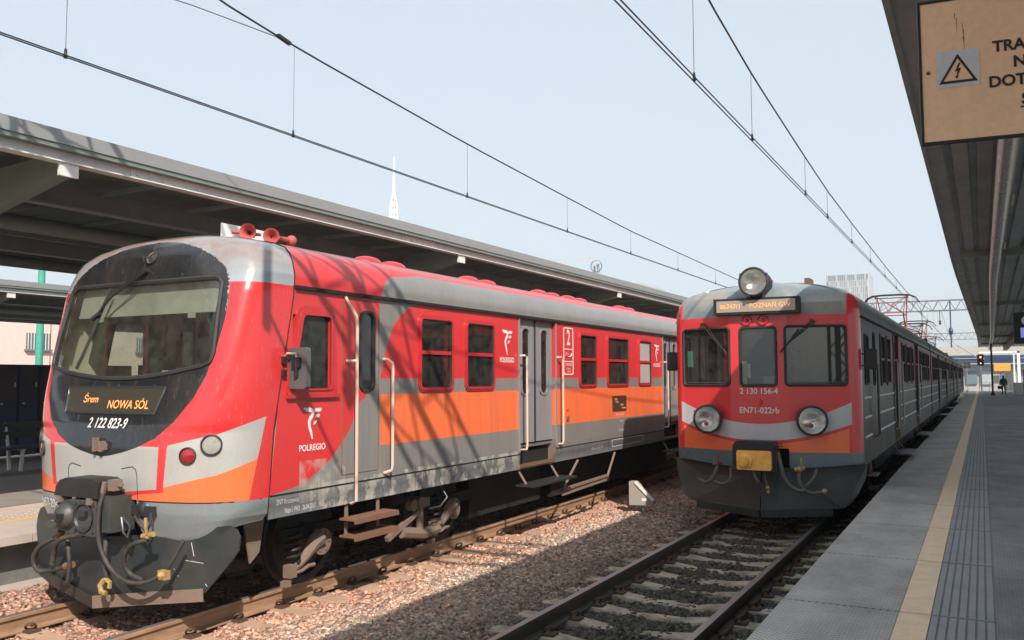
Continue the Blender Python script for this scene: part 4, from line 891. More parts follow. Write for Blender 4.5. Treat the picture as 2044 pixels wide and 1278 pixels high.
MB().sphere((XR+.96, 13.52, .58), .04, 8).build('hose_coupling', m_brass, TR); MB().sphere((XR-.90, 13.48, .66), .035, 8).build('hose_coupling', m_steel, TR)
PR = lambda x, z: 13.76+abs(x)*.16+max(0, abs(x)-1.05)*.35-(.7-z)*.25
def plate2(b, P, cx, fn, th=.02):
    n = len(P); vs = [(cx+x, fn(x, z), z) for x, z in P]+[(cx+x, fn(x, z)+th, z) for x, z in P]
    b.add(vs, [tuple(range(n)), tuple(range(2*n-1, n-1, -1))]+[(i, (i+1) % n, n+(i+1) % n, n+i) for i in range(n)])
po = None
for s_ in (-1, 1):
    a = MB(); plate2(a, [(s_*.006, .84), (s_*.006, .20), (s_*1.12, .29), (s_*1.2, .31), (s_*1.27, .37), (s_*1.36, .50), (s_*1.46, .72), (s_*1.48, .93)], XR, PR); o = a.build('snow_plough', m_plow, TR, smooth=False)
    a = MB(); plate2(a, [(s_*.012, .23), (s_*.012, .115), (s_*1.03, .185), (s_*1.03, .30)], XR, lambda x, z: PR(x, .2)-.018); a.build('plough_blade', m_plow, o, smooth=False)
MB().box(XR-.34, XR+.44, 13.95, 13.97, .80, 1.18).build('coupler_pocket', m_under, TR, smooth=False)
# bodies of the four cars
S0R = lambda z: 14.25 if z < 3.25 else 14.25+interp(RF, z)*.9
CARS = [(13.7, 34.4), (35.0, 55.4), (56.0, 76.4), (77.0, 97.6)]
rw, rd = [], []
rd += [(19.62, 20.87), (26.3, 27.55)]
rw += [(16.97, 17.78), (18.06, 18.88), (21.8, 22.6), (23.05, 24.2), (24.7, 25.5), (28.2, 29.0), (29.4, 30.5), (31.0, 31.8), (32.3, 33.3)]
for c0, c1 in CARS[1:3]:
    rd += [(c0+5.2, c0+6.45), (c0+14., c0+15.25)]
    rw += [(c0+t, c0+t+1.1) for t in (.7, 2.1, 3.5, 7.0, 8.4, 9.8, 11.2, 12.6, 15.8, 17.2, 18.6)]
c0 = 77.0
rd += [(c0+6.8, c0+8.05), (c0+13.4, c0+14.65)]; rw += [(c0+t, c0+t+1.1) for t in (.8, 2.2, 3.6, 5.1, 8.6, 10, 11.6, 15.4, 16.8)]
for sg in (1, -1):
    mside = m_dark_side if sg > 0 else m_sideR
    cab = [(14.62, 15.10, 2.15, 2.9), (15.82, 16.08, 2.13, 2.98)]
    for ci_, (a, b) in enumerate(CARS):
        H = [(p+.03, q-.03, 2.11, 3.01) for p, q in rw if a < p < b]+[(p, q, .9, 3.145) for p, q in rd if a < p < b]+(cab if ci_ == 0 else [])
        s0 = S0R if ci_ == 0 else (lambda z, a=a: a)
        wall('side_wall', XR, sg, s0, b, [.9, 3.19], H, mside, TR)
        if ci_ == 0 or sg > 0: MB().box(*sorted((XR+sg*1.44, XR+sg*1.47)), s0(1), b, 3.155, 3.185).build('rain_gutter', m_under, TR, smooth=False)
        if sg > 0:
            brk = [s0(1)+.2]+[t for p, q in rd if a < p < b for t in (p-.12, q+.25)]+[b-.1]
            if ci_ == 0: brk = [brk[0], 15.3, 16.6]+brk[1:]
            for zz_ in (1.32, 1.62, 1.92):
                for p, q in zip(brk[::2], brk[1::2]): MB().tube([(XR+1.442, p, zz_), (XR+1.442, q, zz_)], .020, 6).build('body_rib', m_white_steel, TR)  # pale colour paints the highlight along each rib
    for a, b in rw:
        if sg < 0 and a > 40: continue
        window(TR, XR, sg, a, b, 2.08, 3.04, m_frame if sg < 0 else m_frameg)
    for a, b in rd:
        if sg < 0 and a > 40: continue
        double_door(TR, XR, sg, a, b, m_doorR if sg > 0 else None, m_railR if sg > 0 else None)
    slim_window(TR, XR, sg, 14.60, 15.12, 2.12, 2.93); slim_window(TR, XR, sg, 15.80, 16.10, 2.10, 3.01)
    x1 = XR+sg*1.53; MB().tube([(XR+sg*1.44, 15.62, 2.5), (x1, 15.64, 2.45), (x1, 15.64, 1.3), (XR+sg*1.44, 15.62, 1.25)], .02, 8).build('handrail', m_cream if sg < 0 else m_steel, TR)
    mx = XR+sg*1.57; mm = MB().prism(rr(mx-.085, mx+.085, 2.36, 2.68, .03), lambda u, v, t: (u, t, v), 14.30, 14.37).build('side_mirror', m_black, TR)
    MB().tube([(XR+sg*1.43, 14.28, 2.60), (mx, 14.33, 2.60)], .012, 6).tube([(XR+sg*1.43, 14.28, 2.42), (mx, 14.33, 2.42)], .012, 6).build('mirror_bracket', m_black, mm)
    for zz_ in (.64, .42): MB().box(*sorted((XR+sg*1.36, XR+sg*1.5)), 15.3, 15.75, zz_, zz_+.03).build('cab_step', m_dust, TR, smooth=False)
for i, (a, b) in enumerate(CARS):
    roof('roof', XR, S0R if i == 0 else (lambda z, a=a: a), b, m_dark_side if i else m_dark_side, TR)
    MB().box(XR-1.38, XR+1.38, b-.02, b, .9, 3.6).build('end_wall', m_under, TR, smooth=False)
    if i < 3: MB().box(XR-.8, XR+.8, b, b+.6, 1.0, 3.3).build('gangway_bellows', m_rubber, TR, smooth=False)
    MB().box(XR-1.36, XR+1.36, (16.3 if i == 0 else a), b-.05, 1.2, 1.25).box(XR-1.36, XR+1.36, (16.3 if i == 0 else a), b-.05, 3.1, 3.13).build('saloon_lining', m_idark, TR, smooth=False)
    st = MB()
    for yy in np.arange(a+3.4, b-1, 1.6):
        if any(p-.3 < yy < q+.1 for p, q in rd): continue
        for s_ in (-1, 1): st.box(*sorted((XR+s_*.35, XR+s_*1.3)), yy, yy+.12, 1.25, 2.42)
    st.build('seat_row', m_seat, TR, smooth=False)
    MB().box(XR-1.25, XR+1.25, a+.6, b-.3, .93, 1.15).box(XR-1.1, XR+1.1, a+5.2, b-5.2, .4, .93).build('underframe', m_under, TR, smooth=False)
    for yc in (a+3.3, b-3.3): bogie(TR, XR, yc, False)
ci = MB(); ci.box(XR-1.38, XR+1.38, 14.2, 16.3, 1.2, 1.24).box(XR-1.38, XR+1.38, 14.1, 16.3, 3.16, 3.19).box(XR-1.38, XR-.3, 16.2, 16.25, 1.2, 3.2).box(XR+.35, XR+1.38, 16.2, 16.25, 1.2, 3.2); ci.build('cab_lining', m_idark, TR, smooth=False)
MB().box(XR-1.3, XR+1.3, 13.98, 14.4, 2.02, 2.10).build('driver_desk', m_idark, TR, smooth=False)
MB().box(XR-1.22, XR-1.13, 14.05, 14.08, 2.42, 2.68).build('green_notice', simple('green_card', (.10, .38, .28), .6), TR, smooth=False)
MB().box(XR+.06, XR+.22, 13.80, 13.81, 2.15, 2.26).build('green_notice', bpy.data.materials['green_card'], TR, smooth=False)
MB().box(XR-.20, XR-.15, 13.85, 13.86, 2.24, 2.46).box(XR-.28, XR-.21, 13.85, 13.87, 2.14, 2.50).build('timetable_card', m_label, TR, smooth=False)
MB().box(XR-.45, XR+.0, 14.6, 15.0, 3.76, 3.88).build('roof_vent', m_redp, TR, smooth=False)
MB().box(XR+.52, XR+.60, 14.9, 15.3, 3.70, 3.88).build('roof_plate', m_rust, TR, smooth=False)
for yy in np.arange(17, 34, 2.6): MB().sphere((XR, yy, 3.80), .22, 12, (.8, 1.3, .4)).build('roof_vent', m_redp, TR)
# driver silhouettes behind the windscreens
DP = [(0, 0, 0), (0, -.02, .35), (0, -.03, .52), (0, -.05, .60), (0, -.06, .74), (-.2, -.02, .48), (-.26, -.1, .2), (-.2, -.34, .14), (.2, -.02, .48), (.26, -.1, .2), (.2, -.34, .14), (0, -.05, .68)]
DE = [(0, 1), (1, 2), (2, 3), (3, 11), (11, 4), (2, 5), (5, 6), (6, 7), (2, 8), (8, 9), (9, 10)]
DR = [.17, .18, .10, .065, .09, .07, .055, .04, .07, .055, .04, .095]
def driver(lab, loc):
    r_, o = person('person', lab, loc, DP, DR, DE, m_shirt)
    MB().sphere((loc[0], loc[1]-.07, loc[2]+.72), .095, 14, (.85, 1, 1.2)).sphere((loc[0], loc[1]-.17, loc[2]+.71), .018, 8).build('head', m_skin, r_)
    MB().sphere((loc[0], loc[1]-.05, loc[2]+.75), .10, 14, (.9, 1, 1.05)).build('hair', m_under, r_)
driver('driver in dark clothes sitting behind the big curved windscreen of the black-fronted train', (XL+.80, 6.95, 1.85))
driver('driver in dark clothes sitting behind the left windscreen of the flat-fronted train', (XR-.62, 14.75, 1.70))

# pantographs
def pantograph(T, yc, zt, cx=XR):
    z0 = 3.98; B = MB()
    B.box(cx-.55, cx-.49, yc-.9, yc+.9, z0, z0+.06).box(cx+.49, cx+.55, yc-.9, yc+.9, z0, z0+.06).box(cx-.55, cx+.55, yc-.45, yc-.38, z0, z0+.06).box(cx-.55, cx+.55, yc+.38, yc+.45, z0, z0+.06)
    for sx in (-.5, .5):
        for sy in (-.8, .8): B.lathe((cx+sx, yc+sy, 3.66), (0, 0, 1), [(.06, 0), (.09, .05), (.06, .08), (.09, .13), (.06, .16), (.09, .22), (.05, .3)], 10)
    base = B.build('pantograph_base', m_pant, T)
    h = zt-z0; kz = z0+h*.48; ky = .75+.9*(1-h/1.5)
    a = MB()
    for s_ in (-1, 1):
        for sx in (-.48, .48):
            a.tube([(cx+sx, yc+s_*.25, z0+.08), (cx+sx*.95, yc+s_*ky, kz)], .025, 6); a.tube([(cx+sx*.95, yc+s_*ky, kz), (cx+sx*1.1, yc+s_*.12, zt-.05)], .018, 6)
        a.tube([(cx-.46, yc+s_*ky, kz), (cx+.46, yc+s_*ky, kz)], .02, 6)
        a.tube([(cx-.46, yc+s_*ky, kz), (cx+.53, yc+s_*.12, zt-.05)], .013, 5); a.tube([(cx+.46, yc+s_*ky, kz), (cx-.53, yc+s_*.12, zt-.05)], .013, 5)
    a.build('pantograph_arm', m_pant if zt > 5 else m_black, base)
    for s_ in (-.16, .16):
        MB().tube([(cx-.98, yc+s_, zt-.30), (cx-.85, yc+s_, zt-.10), (cx-.65, yc+s_, zt-.01), (cx-.3, yc+s_, zt+.015), (cx+.3, yc+s_, zt+.015), (cx+.65, yc+s_, zt-.01), (cx+.85, yc+s_, zt-.10), (cx+.98, yc+s_, zt-.30)], .024, 6).build('contact_shoe', m_wire, base)
    MB().tube([(cx-.55, yc-.16, zt-.08), (cx-.55, yc+.16, zt-.08)], .04, 6).tube([(cx+.55, yc-.16, zt-.08), (cx+.55, yc+.16, zt-.08)], .04, 6).tube([(cx-.6, yc, zt-.1), (cx+.6, yc, zt-.1)], .02, 6).build('shoe_spring', m_wire, base)
pantograph(TR, 36.2, 5.36, -2.95); pantograph(TR, 45.5, 4.75, -2.95); pantograph(TR, 52., 5.25); pantograph(TR, 62, 4.8)
for yy in (38, 40, 42, 44, 49, 54, 57):
    MB().box(XR-.35, XR+.5, yy-.4, yy+.5, 3.75, 4.05+.07*(yy % 3)).build('roof_equipment', m_pant, TR, smooth=False)

# ------------------------------------------------------------------ tracks
def rail_prof():
    R_ = [(.036, -.012), (.033, 0), (-.033, 0), (-.036, -.012), (-.036, -.036), (-.010, -.050), (-.009, -.142), (-.075, -.160), (-.075, -.172)]
    return R_+[(-x, z) for x, z in reversed(R_[2:])] if False else [(-.033, 0), (.033, 0), (.036, -.012), (.036, -.036), (.010, -.050), (.009, -.142), (.075, -.160), (.075, -.172), (-.075, -.172), (-.075, -.160), (-.009, -.142), (-.010, -.050), (-.036, -.036), (-.036, -.012)]
def track(label, xc, y_first, msl, n=170):
    T = thing('railway_track', None, None, (xc, 0, 0), kind='structure')
    for s_ in (-1, 1):
        b = MB()
        for i in range(24):
            ya, yb_ = -8+i*8, -8+(i+1)*8
        b.prism(rail_prof(), lambda u, v, t: (xc+s_*.7535+u, t, v), -8, 190); b.build('rail', m_rail, T, smooth=False)
    # mono-block sleeper, waisted in the middle
    P = [(-1.30, -.26), (-1.27, -.185), (-.95, -.175), (-.58, -.175), (-.25, -.212), (.25, -.212), (.58, -.175), (.95, -.175), (1.27, -.185), (1.30, -.26)]
    b = MB(); vs = []; fs = []
    for x, z in P: vs += [(x, -.14, -.30), (x, -.115, z), (x, .115, z), (x, .14, -.30)]
    for i in range(len(P)-1):
        for k in range(3): fs.append((i*4+k, i*4+k+1, i*4+k+5, i*4+k+4))
    fs += [(0, 1, 2, 3), tuple(range(len(vs)-1, len(vs)-5, -1))]
    b.add(vs, fs); me = b.mesh('sleeper', msl, smooth=False)
    c = MB(); pts = []
    for k in range(15): a = k/14*2*pi*1.15; pts.append((.055+.035*math.cos(a)*1.0, .042*math.sin(a), .03+.028*math.cos(a+.6)))
    c.tube(pts, .010, 5); c.tube([(x, y-.0, z) for x, y, z in [(.0, .05, .035), (-.02, .05, .01)]], .011, 5); c.box(.03, .12, -.055, .055, -.02, .012)
    mc = c.mesh('rail_clip', m_clip)
    for k in range(n):
        y = y_first+.6*(k-16)
        if y < -6: continue
        o = inst('sleeper', me, T, (xc, y, 0)); 
        if y < 26 and k < 60:
            for s_ in (-1, 1):
                for d_ in (-1, 1):
                    q = inst('rail_clip', mc, T, (xc+s_*.7535+d_*.045, y+.0, -.165)); q.scale = (d_*1.15, 1.15, 1.3)
    return T
track('left', XL, 10.16+6*.0, m_sleep); track('right', XR, 7.574, m_sleepR)
track('far', -19.9, 8, m_sleep, 40)

# ------------------------------------------------------------------ ground and ballast
def hnoise(x, y, s, seed=0):
    return (np.sin(x*s*1.7+seed)+np.sin(y*s*1.3+seed*2.1)+np.sin((x+y)*s*.9+seed*.7)+np.sin((x-y)*s*2.3+seed*1.3))/4
def bedz(x, y):
    z = -.225+.018*hnoise(x, y, 3.1)+.012*hnoise(x, y, 9.3, 3)
    z = z+np.clip((-8.35-x)*.3, 0, .21)
    dl = np.minimum(np.abs(x-XL), np.abs(x-XR))
    z = np.where((dl > .66) & (dl < .86), z-.02, z)
    z = np.where(np.abs(x-XR) < .68, z-.014, z)
    mid = np.exp(-((x+5.3)/.9)**2)*.035
    return z+mid
nx, ny = 150, 330
gx = np.linspace(-9.3, -1.35, nx); gy = np.concatenate([np.linspace(-8, 2, 20), np.linspace(2.1, 26, 260), np.linspace(26.5, 190, 50)])
GX, GY = np.meshgrid(gx, gy); GZ = bedz(GX, GY)
b = MB(); b.v = [tuple(q) for q in np.c_[GX.ravel(), GY.ravel(), GZ.ravel()]]
b.f = [(j*nx+i, j*nx+i+1, (j+1)*nx+i+1, (j+1)*nx+i) for j in range(len(gy)-1) for i in range(nx-1)]
b.build('ballast_bed', m_bed, None, kind='structure')
MB().add([(-1500, -400, -.5), (1500, -400, -.5), (1500, 2500, -.5), (-1500, 2500, -.5)], [(0, 1, 2, 3)]).build('ground', m_bed, None, smooth=False, kind='structure')
MB().add([(-24.2, -20, -.2), (-18.8, -20, -.2), (-18.8, 190, -.2), (-24.2, 190, -.2)], [(0, 1, 2, 3)]).build('far_ballast_bed', m_bed, None, smooth=False, kind='structure')
def stones(name, n, x0, x1, y0, y1, smin, smax, ex=True):
    u = rng.random(n*2); y = y0*(y1/y0)**u; x = x0+(x1-x0)*rng.random(n*2)
    # keep what the lens could see (left of the right-hand platform), drop what would sit on rail or sleeper
    k = (x > -1.02*(y*1.9)-1.0) & (x < -y*.02)
    if ex:
        for xc, yf, cov, hw_ in ((XL, 10.16, .9, .125), (XR, 7.574, .80, .065)):
            d = np.abs(np.abs(x-xc)-.7535); k &= ~(d < .085)
            ph = np.abs(((y-yf+.3) % .6)-.3); ins = (np.abs(x-xc) < 1.3) & (ph < hw_+.02*np.sin(x*5+y*2))
            k &= ~(ins & (rng.random(n*2) < cov)); k &= ~(ins & (d < .16))
    x, y = x[k][:n], y[k][:n]; m = len(x)
    s = (smin+(smax-smin)*rng.random(m)**1.6)
    base = np.array([(-1, -1, -1), (1, -1, -1), (1, 1, -1), (-1, 1, -1), (-1, -1, 1), (1, -1, 1), (1, 1, 1), (-1, 1, 1)], float)*.5
    V = base[None]*(.62+.55*rng.random((m, 8, 1)))+(rng.random((m, 8, 3))-.5)*.34
    V *= (s[:, None]*(np.array([1.25, 1., .72])*(.75+.5*rng.random((m, 3)))))[:, None, :]
    a, b_, c = (rng.random((3, m))*2*pi); b_ = (b_-pi)*.22
    ca, sa, cb, sb = np.cos(a), np.sin(a), np.cos(b_), np.sin(b_)
    Rz = np.zeros((m, 3, 3)); Rz[:, 0, 0] = ca; Rz[:, 0, 1] = -sa; Rz[:, 1, 0] = sa; Rz[:, 1, 1] = ca; Rz[:, 2, 2] = 1
    Rx = np.zeros((m, 3, 3)); Rx[:, 0, 0] = 1; Rx[:, 1, 1] = cb; Rx[:, 1, 2] = -sb; Rx[:, 2, 1] = sb; Rx[:, 2, 2] = cb
    V = np.einsum('mij,mjk,mvk->mvi', Rx, Rz, V)
    V[:, :, 0] += x[:, None]; V[:, :, 1] += y[:, None]; V[:, :, 2] += (bedz(x, y)+s*.15+rng.random(m)*.018)[:, None]
    F = np.array([(0, 3, 2, 1), (4, 5, 6, 7), (0, 1, 5, 4), (1, 2, 6, 5), (2, 3, 7, 6), (3, 0, 4, 7)])
    idx = (F[None]+np.arange(m)[:, None, None]*8).ravel()
    me = bpy.data.meshes.new(name); me.vertices.add(m*8); me.vertices.foreach_set('co', V.ravel())
    me.loops.add(m*24); me.loops.foreach_set('vertex_index', idx.astype(np.int32)); me.polygons.add(m*6)
    me.polygons.foreach_set('loop_start', np.arange(0, m*24, 4, dtype=np.int32)); me.update(calc_edges=True); me.materials.append(m_stone)
    o = bpy.data.objects.new(name, me); COL.objects.link(o); o['kind'] = 'stuff'; o['label'] = 'loose brown and grey ballast stones around the tracks'; o['category'] = 'ballast'; return o
stones('ballast_stones', 175000, -9.15, -1.45, 3.0, 22, .018, .046)

# ------------------------------------------------------------------ right platform
HP = .55
RP = thing('platform', None, None, (-1.41, 0, HP), kind='structure')
def slab_mesh(name, x0, x1, L, z0, z1, mat, bev=.006):
    b = MB(); b.prism([(x0, z0), (x1, z0), (x1, z1-bev), (x1-bev, z1), (x0+bev, z1), (x0, z1-bev)], lambda u, v, t: (u, t, v), .0022, L-.0022); return b.mesh(name, mat, smooth=False)
es = slab_mesh('edge_slab', 0, .822, 1.0, -.14, 0, m_slab); ys_ = slab_mesh('yellow_line_slab', .824, 1.030, 1.0, -.10, .0, m_yline, .003)
tb = MB()
for k in range(7):
    x = 1.036+.058*k; tb.box(x, x+.043, .003, .997, -.05, 0)
tb.box(1.032, 1.436, .003, .997, -.06, -.012)
for k in range(7):
    for j in range(20): x = 1.036+.058*k+.043; tb.box(x, x+.015, .01+j*.05, .032+j*.05, -.02, -.004)
ts = tb.mesh('tactile_slab', m_tact, smooth=False)
ins_ = slab_mesh('paving_slab', 1.44, 2.44, 1.0, -.06, -.001, m_slab2)
for k in range(-3, 118):
    for nm, me in (('edge_slab', es), ('yellow_line_slab', ys_), ('tactile_slab', ts)): 
        inst(nm, me, RP, (-1.41, k+.02*math.sin(k*3.), HP+(.0015*math.sin(k*7.1))))
    if k < 60: inst('paving_slab', ins_, RP, (-1.41, k+.5, HP))
MB().box(1.03, 9., -12, 60.5, HP-.3, HP-.004).box(.03, 9., 60.5, 118, HP-.3, HP-.001).box(.03, 1.03, -12, 60.5, HP-.3, HP-.06).build('platform_surface', m_slab2, RP, smooth=False)
MB().box(-1.33, .03, -12, 118, -.45, HP-.14).build('platform_wall', m_wall, RP, smooth=False)
# ------------------------------------------------------------------ left platform
HL = .585
LP = thing('platform', None, None, (-9.15, 0, HL), kind='structure')
le = MB(); le.prism([(-9.15, -.0), (-9.15, -.09), (-9.6, -.09), (-10.15, -.09), (-10.15, 0)], lambda u, v, t: (u, t, HL+v), .006, 1.494); lem = le.mesh('edge_slab', m_concl, smooth=False)
ly = MB().box(-10.27, -10.155, .0, 1.5, HL-.05, HL); lym = ly.mesh('yellow_line_slab', m_yline2, smooth=False)
for v in lem.vertices: v.co -= Vector((-9.15, 0, HL))
for v in lym.vertices: v.co -= Vector((-9.15, 0, HL))
for k in range(-4, 60):
    inst('edge_slab', lem, LP, (-9.15, k*1.5, HL)); inst('yellow_line_slab', lym, LP, (-9.15, k*1.5, HL))
tl = MB()
for k in range(-10, 120):
    for j in range(4): tl.sphere((-10.36-.11*j, k*.12+3, HL-.002), .03, 6, (1, 1, .3))
tl.box(-10.80, -10.275, -6, 90, HL-.05, HL-.004); tl.build('tactile_strip', m_concl, LP)
MB().box(-11.35, -10.80, -6, 90, HL-.05, HL-.003).build('pale_paving_strip', simple('pale_paving', (.52, .42, .36), .85), LP, smooth=False)
MB().box(-18.75, -11.35, -6, 90, HL-.05, HL-.005).build('platform_surface', simple('grey_paving', (.25, .225, .20), .85), LP, smooth=False)
MB().box(-18.7, -9.42, -6, 90, -.4, HL-.06).build('platform_wall', m_wall, LP, smooth=False)
MB().box(-9.42, -9.17, -6, 90, -.4, .03).build('wall_footing', m_concl, LP, smooth=False)
LP2 = thing('platform', None, None, (-24.4, 0, HL), kind='structure')
MB().box(-34, -24.4, -6, 90, -.4, HL).build('platform_surface', m_wall, LP2, smooth=False)

# ------------------------------------------------------------------ right canopy
CR = thing('platform_canopy', 'long grey ribbed metal canopy with a round drain pipe over the right platform', 'canopy', (.9, 2, HP))
def cx_(y): return 0 if y < 30 else min((y-30)*.008, .42)
YS = [-13, 0, 4, 8, 12, 16, 20, 24, 28, 32, 36, 40, 45, 50, 60, 70, 80, 90, 100, 112]
for a, c in zip(YS[:-1], YS[1:]):
    b = MB(); Z = 5.56; P = []
    x = -.60
    while x < 8.2: P += [(x, Z), (x+.20, Z), (x+.225, Z+.07), (x+.305, Z+.07)]; x += .33
    n = len(P); d0, d1 = cx_(a), cx_(c)
    b.add([(x+d0, a, z) for x, z in P]+[(x+d1, c-.012, z) for x, z in P], [(i, i+1, n+i+1, n+i) for i in range(n-1)]); b.build('ribbed_sheet', m_sheet, CR, smooth=False)
    b = MB(); b.add([(-.66+d0, a, 5.54), (-.66+d1, c, 5.54), (-.66+d1, c, 5.70), (-.66+d0, a, 5.70), (-.60+d0, a, 5.54), (-.60+d1, c, 5.54), (-.60+d1, c, 5.70), (-.60+d0, a, 5.70)], [(0, 1, 2, 3), (0, 1, 5, 4), (4, 5, 6, 7), (3, 2, 6, 7)]); b.build('fascia', m_beam, CR, smooth=False)
    b = MB(); b.add([(-.60+d0, a, 5.68), (-.60+d1, c, 5.68), (8.2+d1, c, 5.68), (8.2+d0, a, 5.68)], [(0, 1, 2, 3)]); b.build('roof_deck', m_alu, CR, smooth=False)
dp_ = MB().tube([(.42+cx_(y), y, 5.36) for y in YS[:1]+YS[8:]], .13, 16); dp_.build('drain_pipe', m_pipe, CR)
for y in YS[1:]:
    MB().box(.40+cx_(y), .44+cx_(y), y-.015, y+.015, 5.45, 5.56).build('pipe_bracket', m_beam, CR, smooth=False)
for y in (5, 11, 17, 23, 30, 38, 46, 54):
    MB().box(.56, .60, y, y+.75, 5.28, 5.34).build('strip_light', m_white_steel, CR, smooth=False)
MB().box(2.2, 2.6, -13, 112, 5.15, 5.5).box(5.2, 5.6, -13, 112, 5.15, 5.5).build('main_beam', m_beam, CR, smooth=False)
for y in (-10, 8, 26, 44, 62, 80, 98):
    MB().box(-.4+cx_(y), 8, y-.08, y+.08, 5.40, 5.56).build('cross_beam', m_beam, CR, smooth=False)
for y in (26, 44, 62, 80, 98):
    MB().box(5.2, 5.5, y-.15, y+.15, HP, 5.2).build('column', m_beam, CR, smooth=False)
MB().box(.74, .90, 89.9, 90.1, HP, 5.4).box(.66, .98, 89.8, 90.2, HP, HP+.25).build('column', m_black, CR, smooth=False)
# hanging warning board
sy = math.radians(5.8); sd = Vector((math.cos(sy), math.sin(sy), 0)); nn = Vector((math.sin(sy), -math.cos(sy), 0)); P0 = Vector((-.204, 4.5, 0))
SG = thing('warning_sign', 'yellow high-voltage warning board with a black triangle hanging under the right canopy', 'sign', (P0.x+.45, 4.55, 3.35))
def fs_(u, v, t=0): q = P0+sd*u+nn*t; return Vector((q.x, q.y, v))
SB, ST = 3.345, 4.02
MB().prism([(0, SB), (.95, SB), (.95, ST), (0, ST)], lambda u, v, t: fs_(u, v, t), -.02, 0).build('board', m_sign, SG, smooth=False)
MB().ring([(-.008, SB-.008), (.958, SB-.008), (.958, ST+.008), (-.008, ST+.008)], [(.004, SB+.004), (.946, SB+.004), (.946, ST-.004), (.004, ST-.004)], lambda u, v, t: fs_(u, v, t), -.025, .004).build('board_edge', m_black, SG, smooth=False)
lb = MB().prism([(.066, 3.60), (.246, 3.60), (.246, 3.775), (.066, 3.775)], fs_, .001, .003).build('pale_label', m_label, SG, smooth=False)
tri = [(.075, 3.618), (.237, 3.618), (.156, 3.756)]; tin = [(.094, 3.630), (.218, 3.630), (.156, 3.735)]
MB().ring(tri, tin, fs_, .003, .005).prism([(.160, 3.712), (.143, 3.672), (.154, 3.674), (.148, 3.648), (.141, 3.650), (.150, 3.636), (.158, 3.652), (.153, 3.650), (.169, 3.688), (.157, 3.686), (.168, 3.712)], fs_, .004, .006).build('warning_triangle', m_ink, lb, smooth=False)
MB().prism(tin, fs_, .0031, .0036).build('triangle_ground', m_sign, lb, smooth=False)
for s_, u, v in (('TRA', .302, 3.765), ('N', .382, 3.685), ('DOTK', .280, 3.600), ('Ś', .408, 3.505)): text('sign_lettering', s_, .072, lambda a, b_, u=u, v=v: fs_(u+a, v+b_, .003), SG, m_ink, 'LEFT', .98, bold=.0022)
MB().prism([(.405, 3.470), (.60, 3.470), (.60, 3.477), (.405, 3.477)], fs_, .001, .003).build('underline', m_ink, SG, smooth=False)
for u, v, l, w_ in ((.150, 3.955, .03, .0016), (.158, 3.93, .07, .0012), (.182, 3.90, .05, .0012), (.186, 3.87, .10, .0015), (.185, 3.835, .02, .004)): MB().prism([(u-w_, v), (u+w_, v), (u+w_*.4, v-l), (u-w_*.4, v-l)], fs_, .0004, .0008).build('rust_stain', m_rust, SG, smooth=False)
MB().sphere(fs_(.030, 3.68, .003), .009, 8).build('board_bolt', m_rust, SG)
for u in (.1, .8): MB().cyl(fs_(u, ST, -.01), fs_(u, 5.5, -.01), .012, None, 8).build('hanger_rod', m_black, SG)
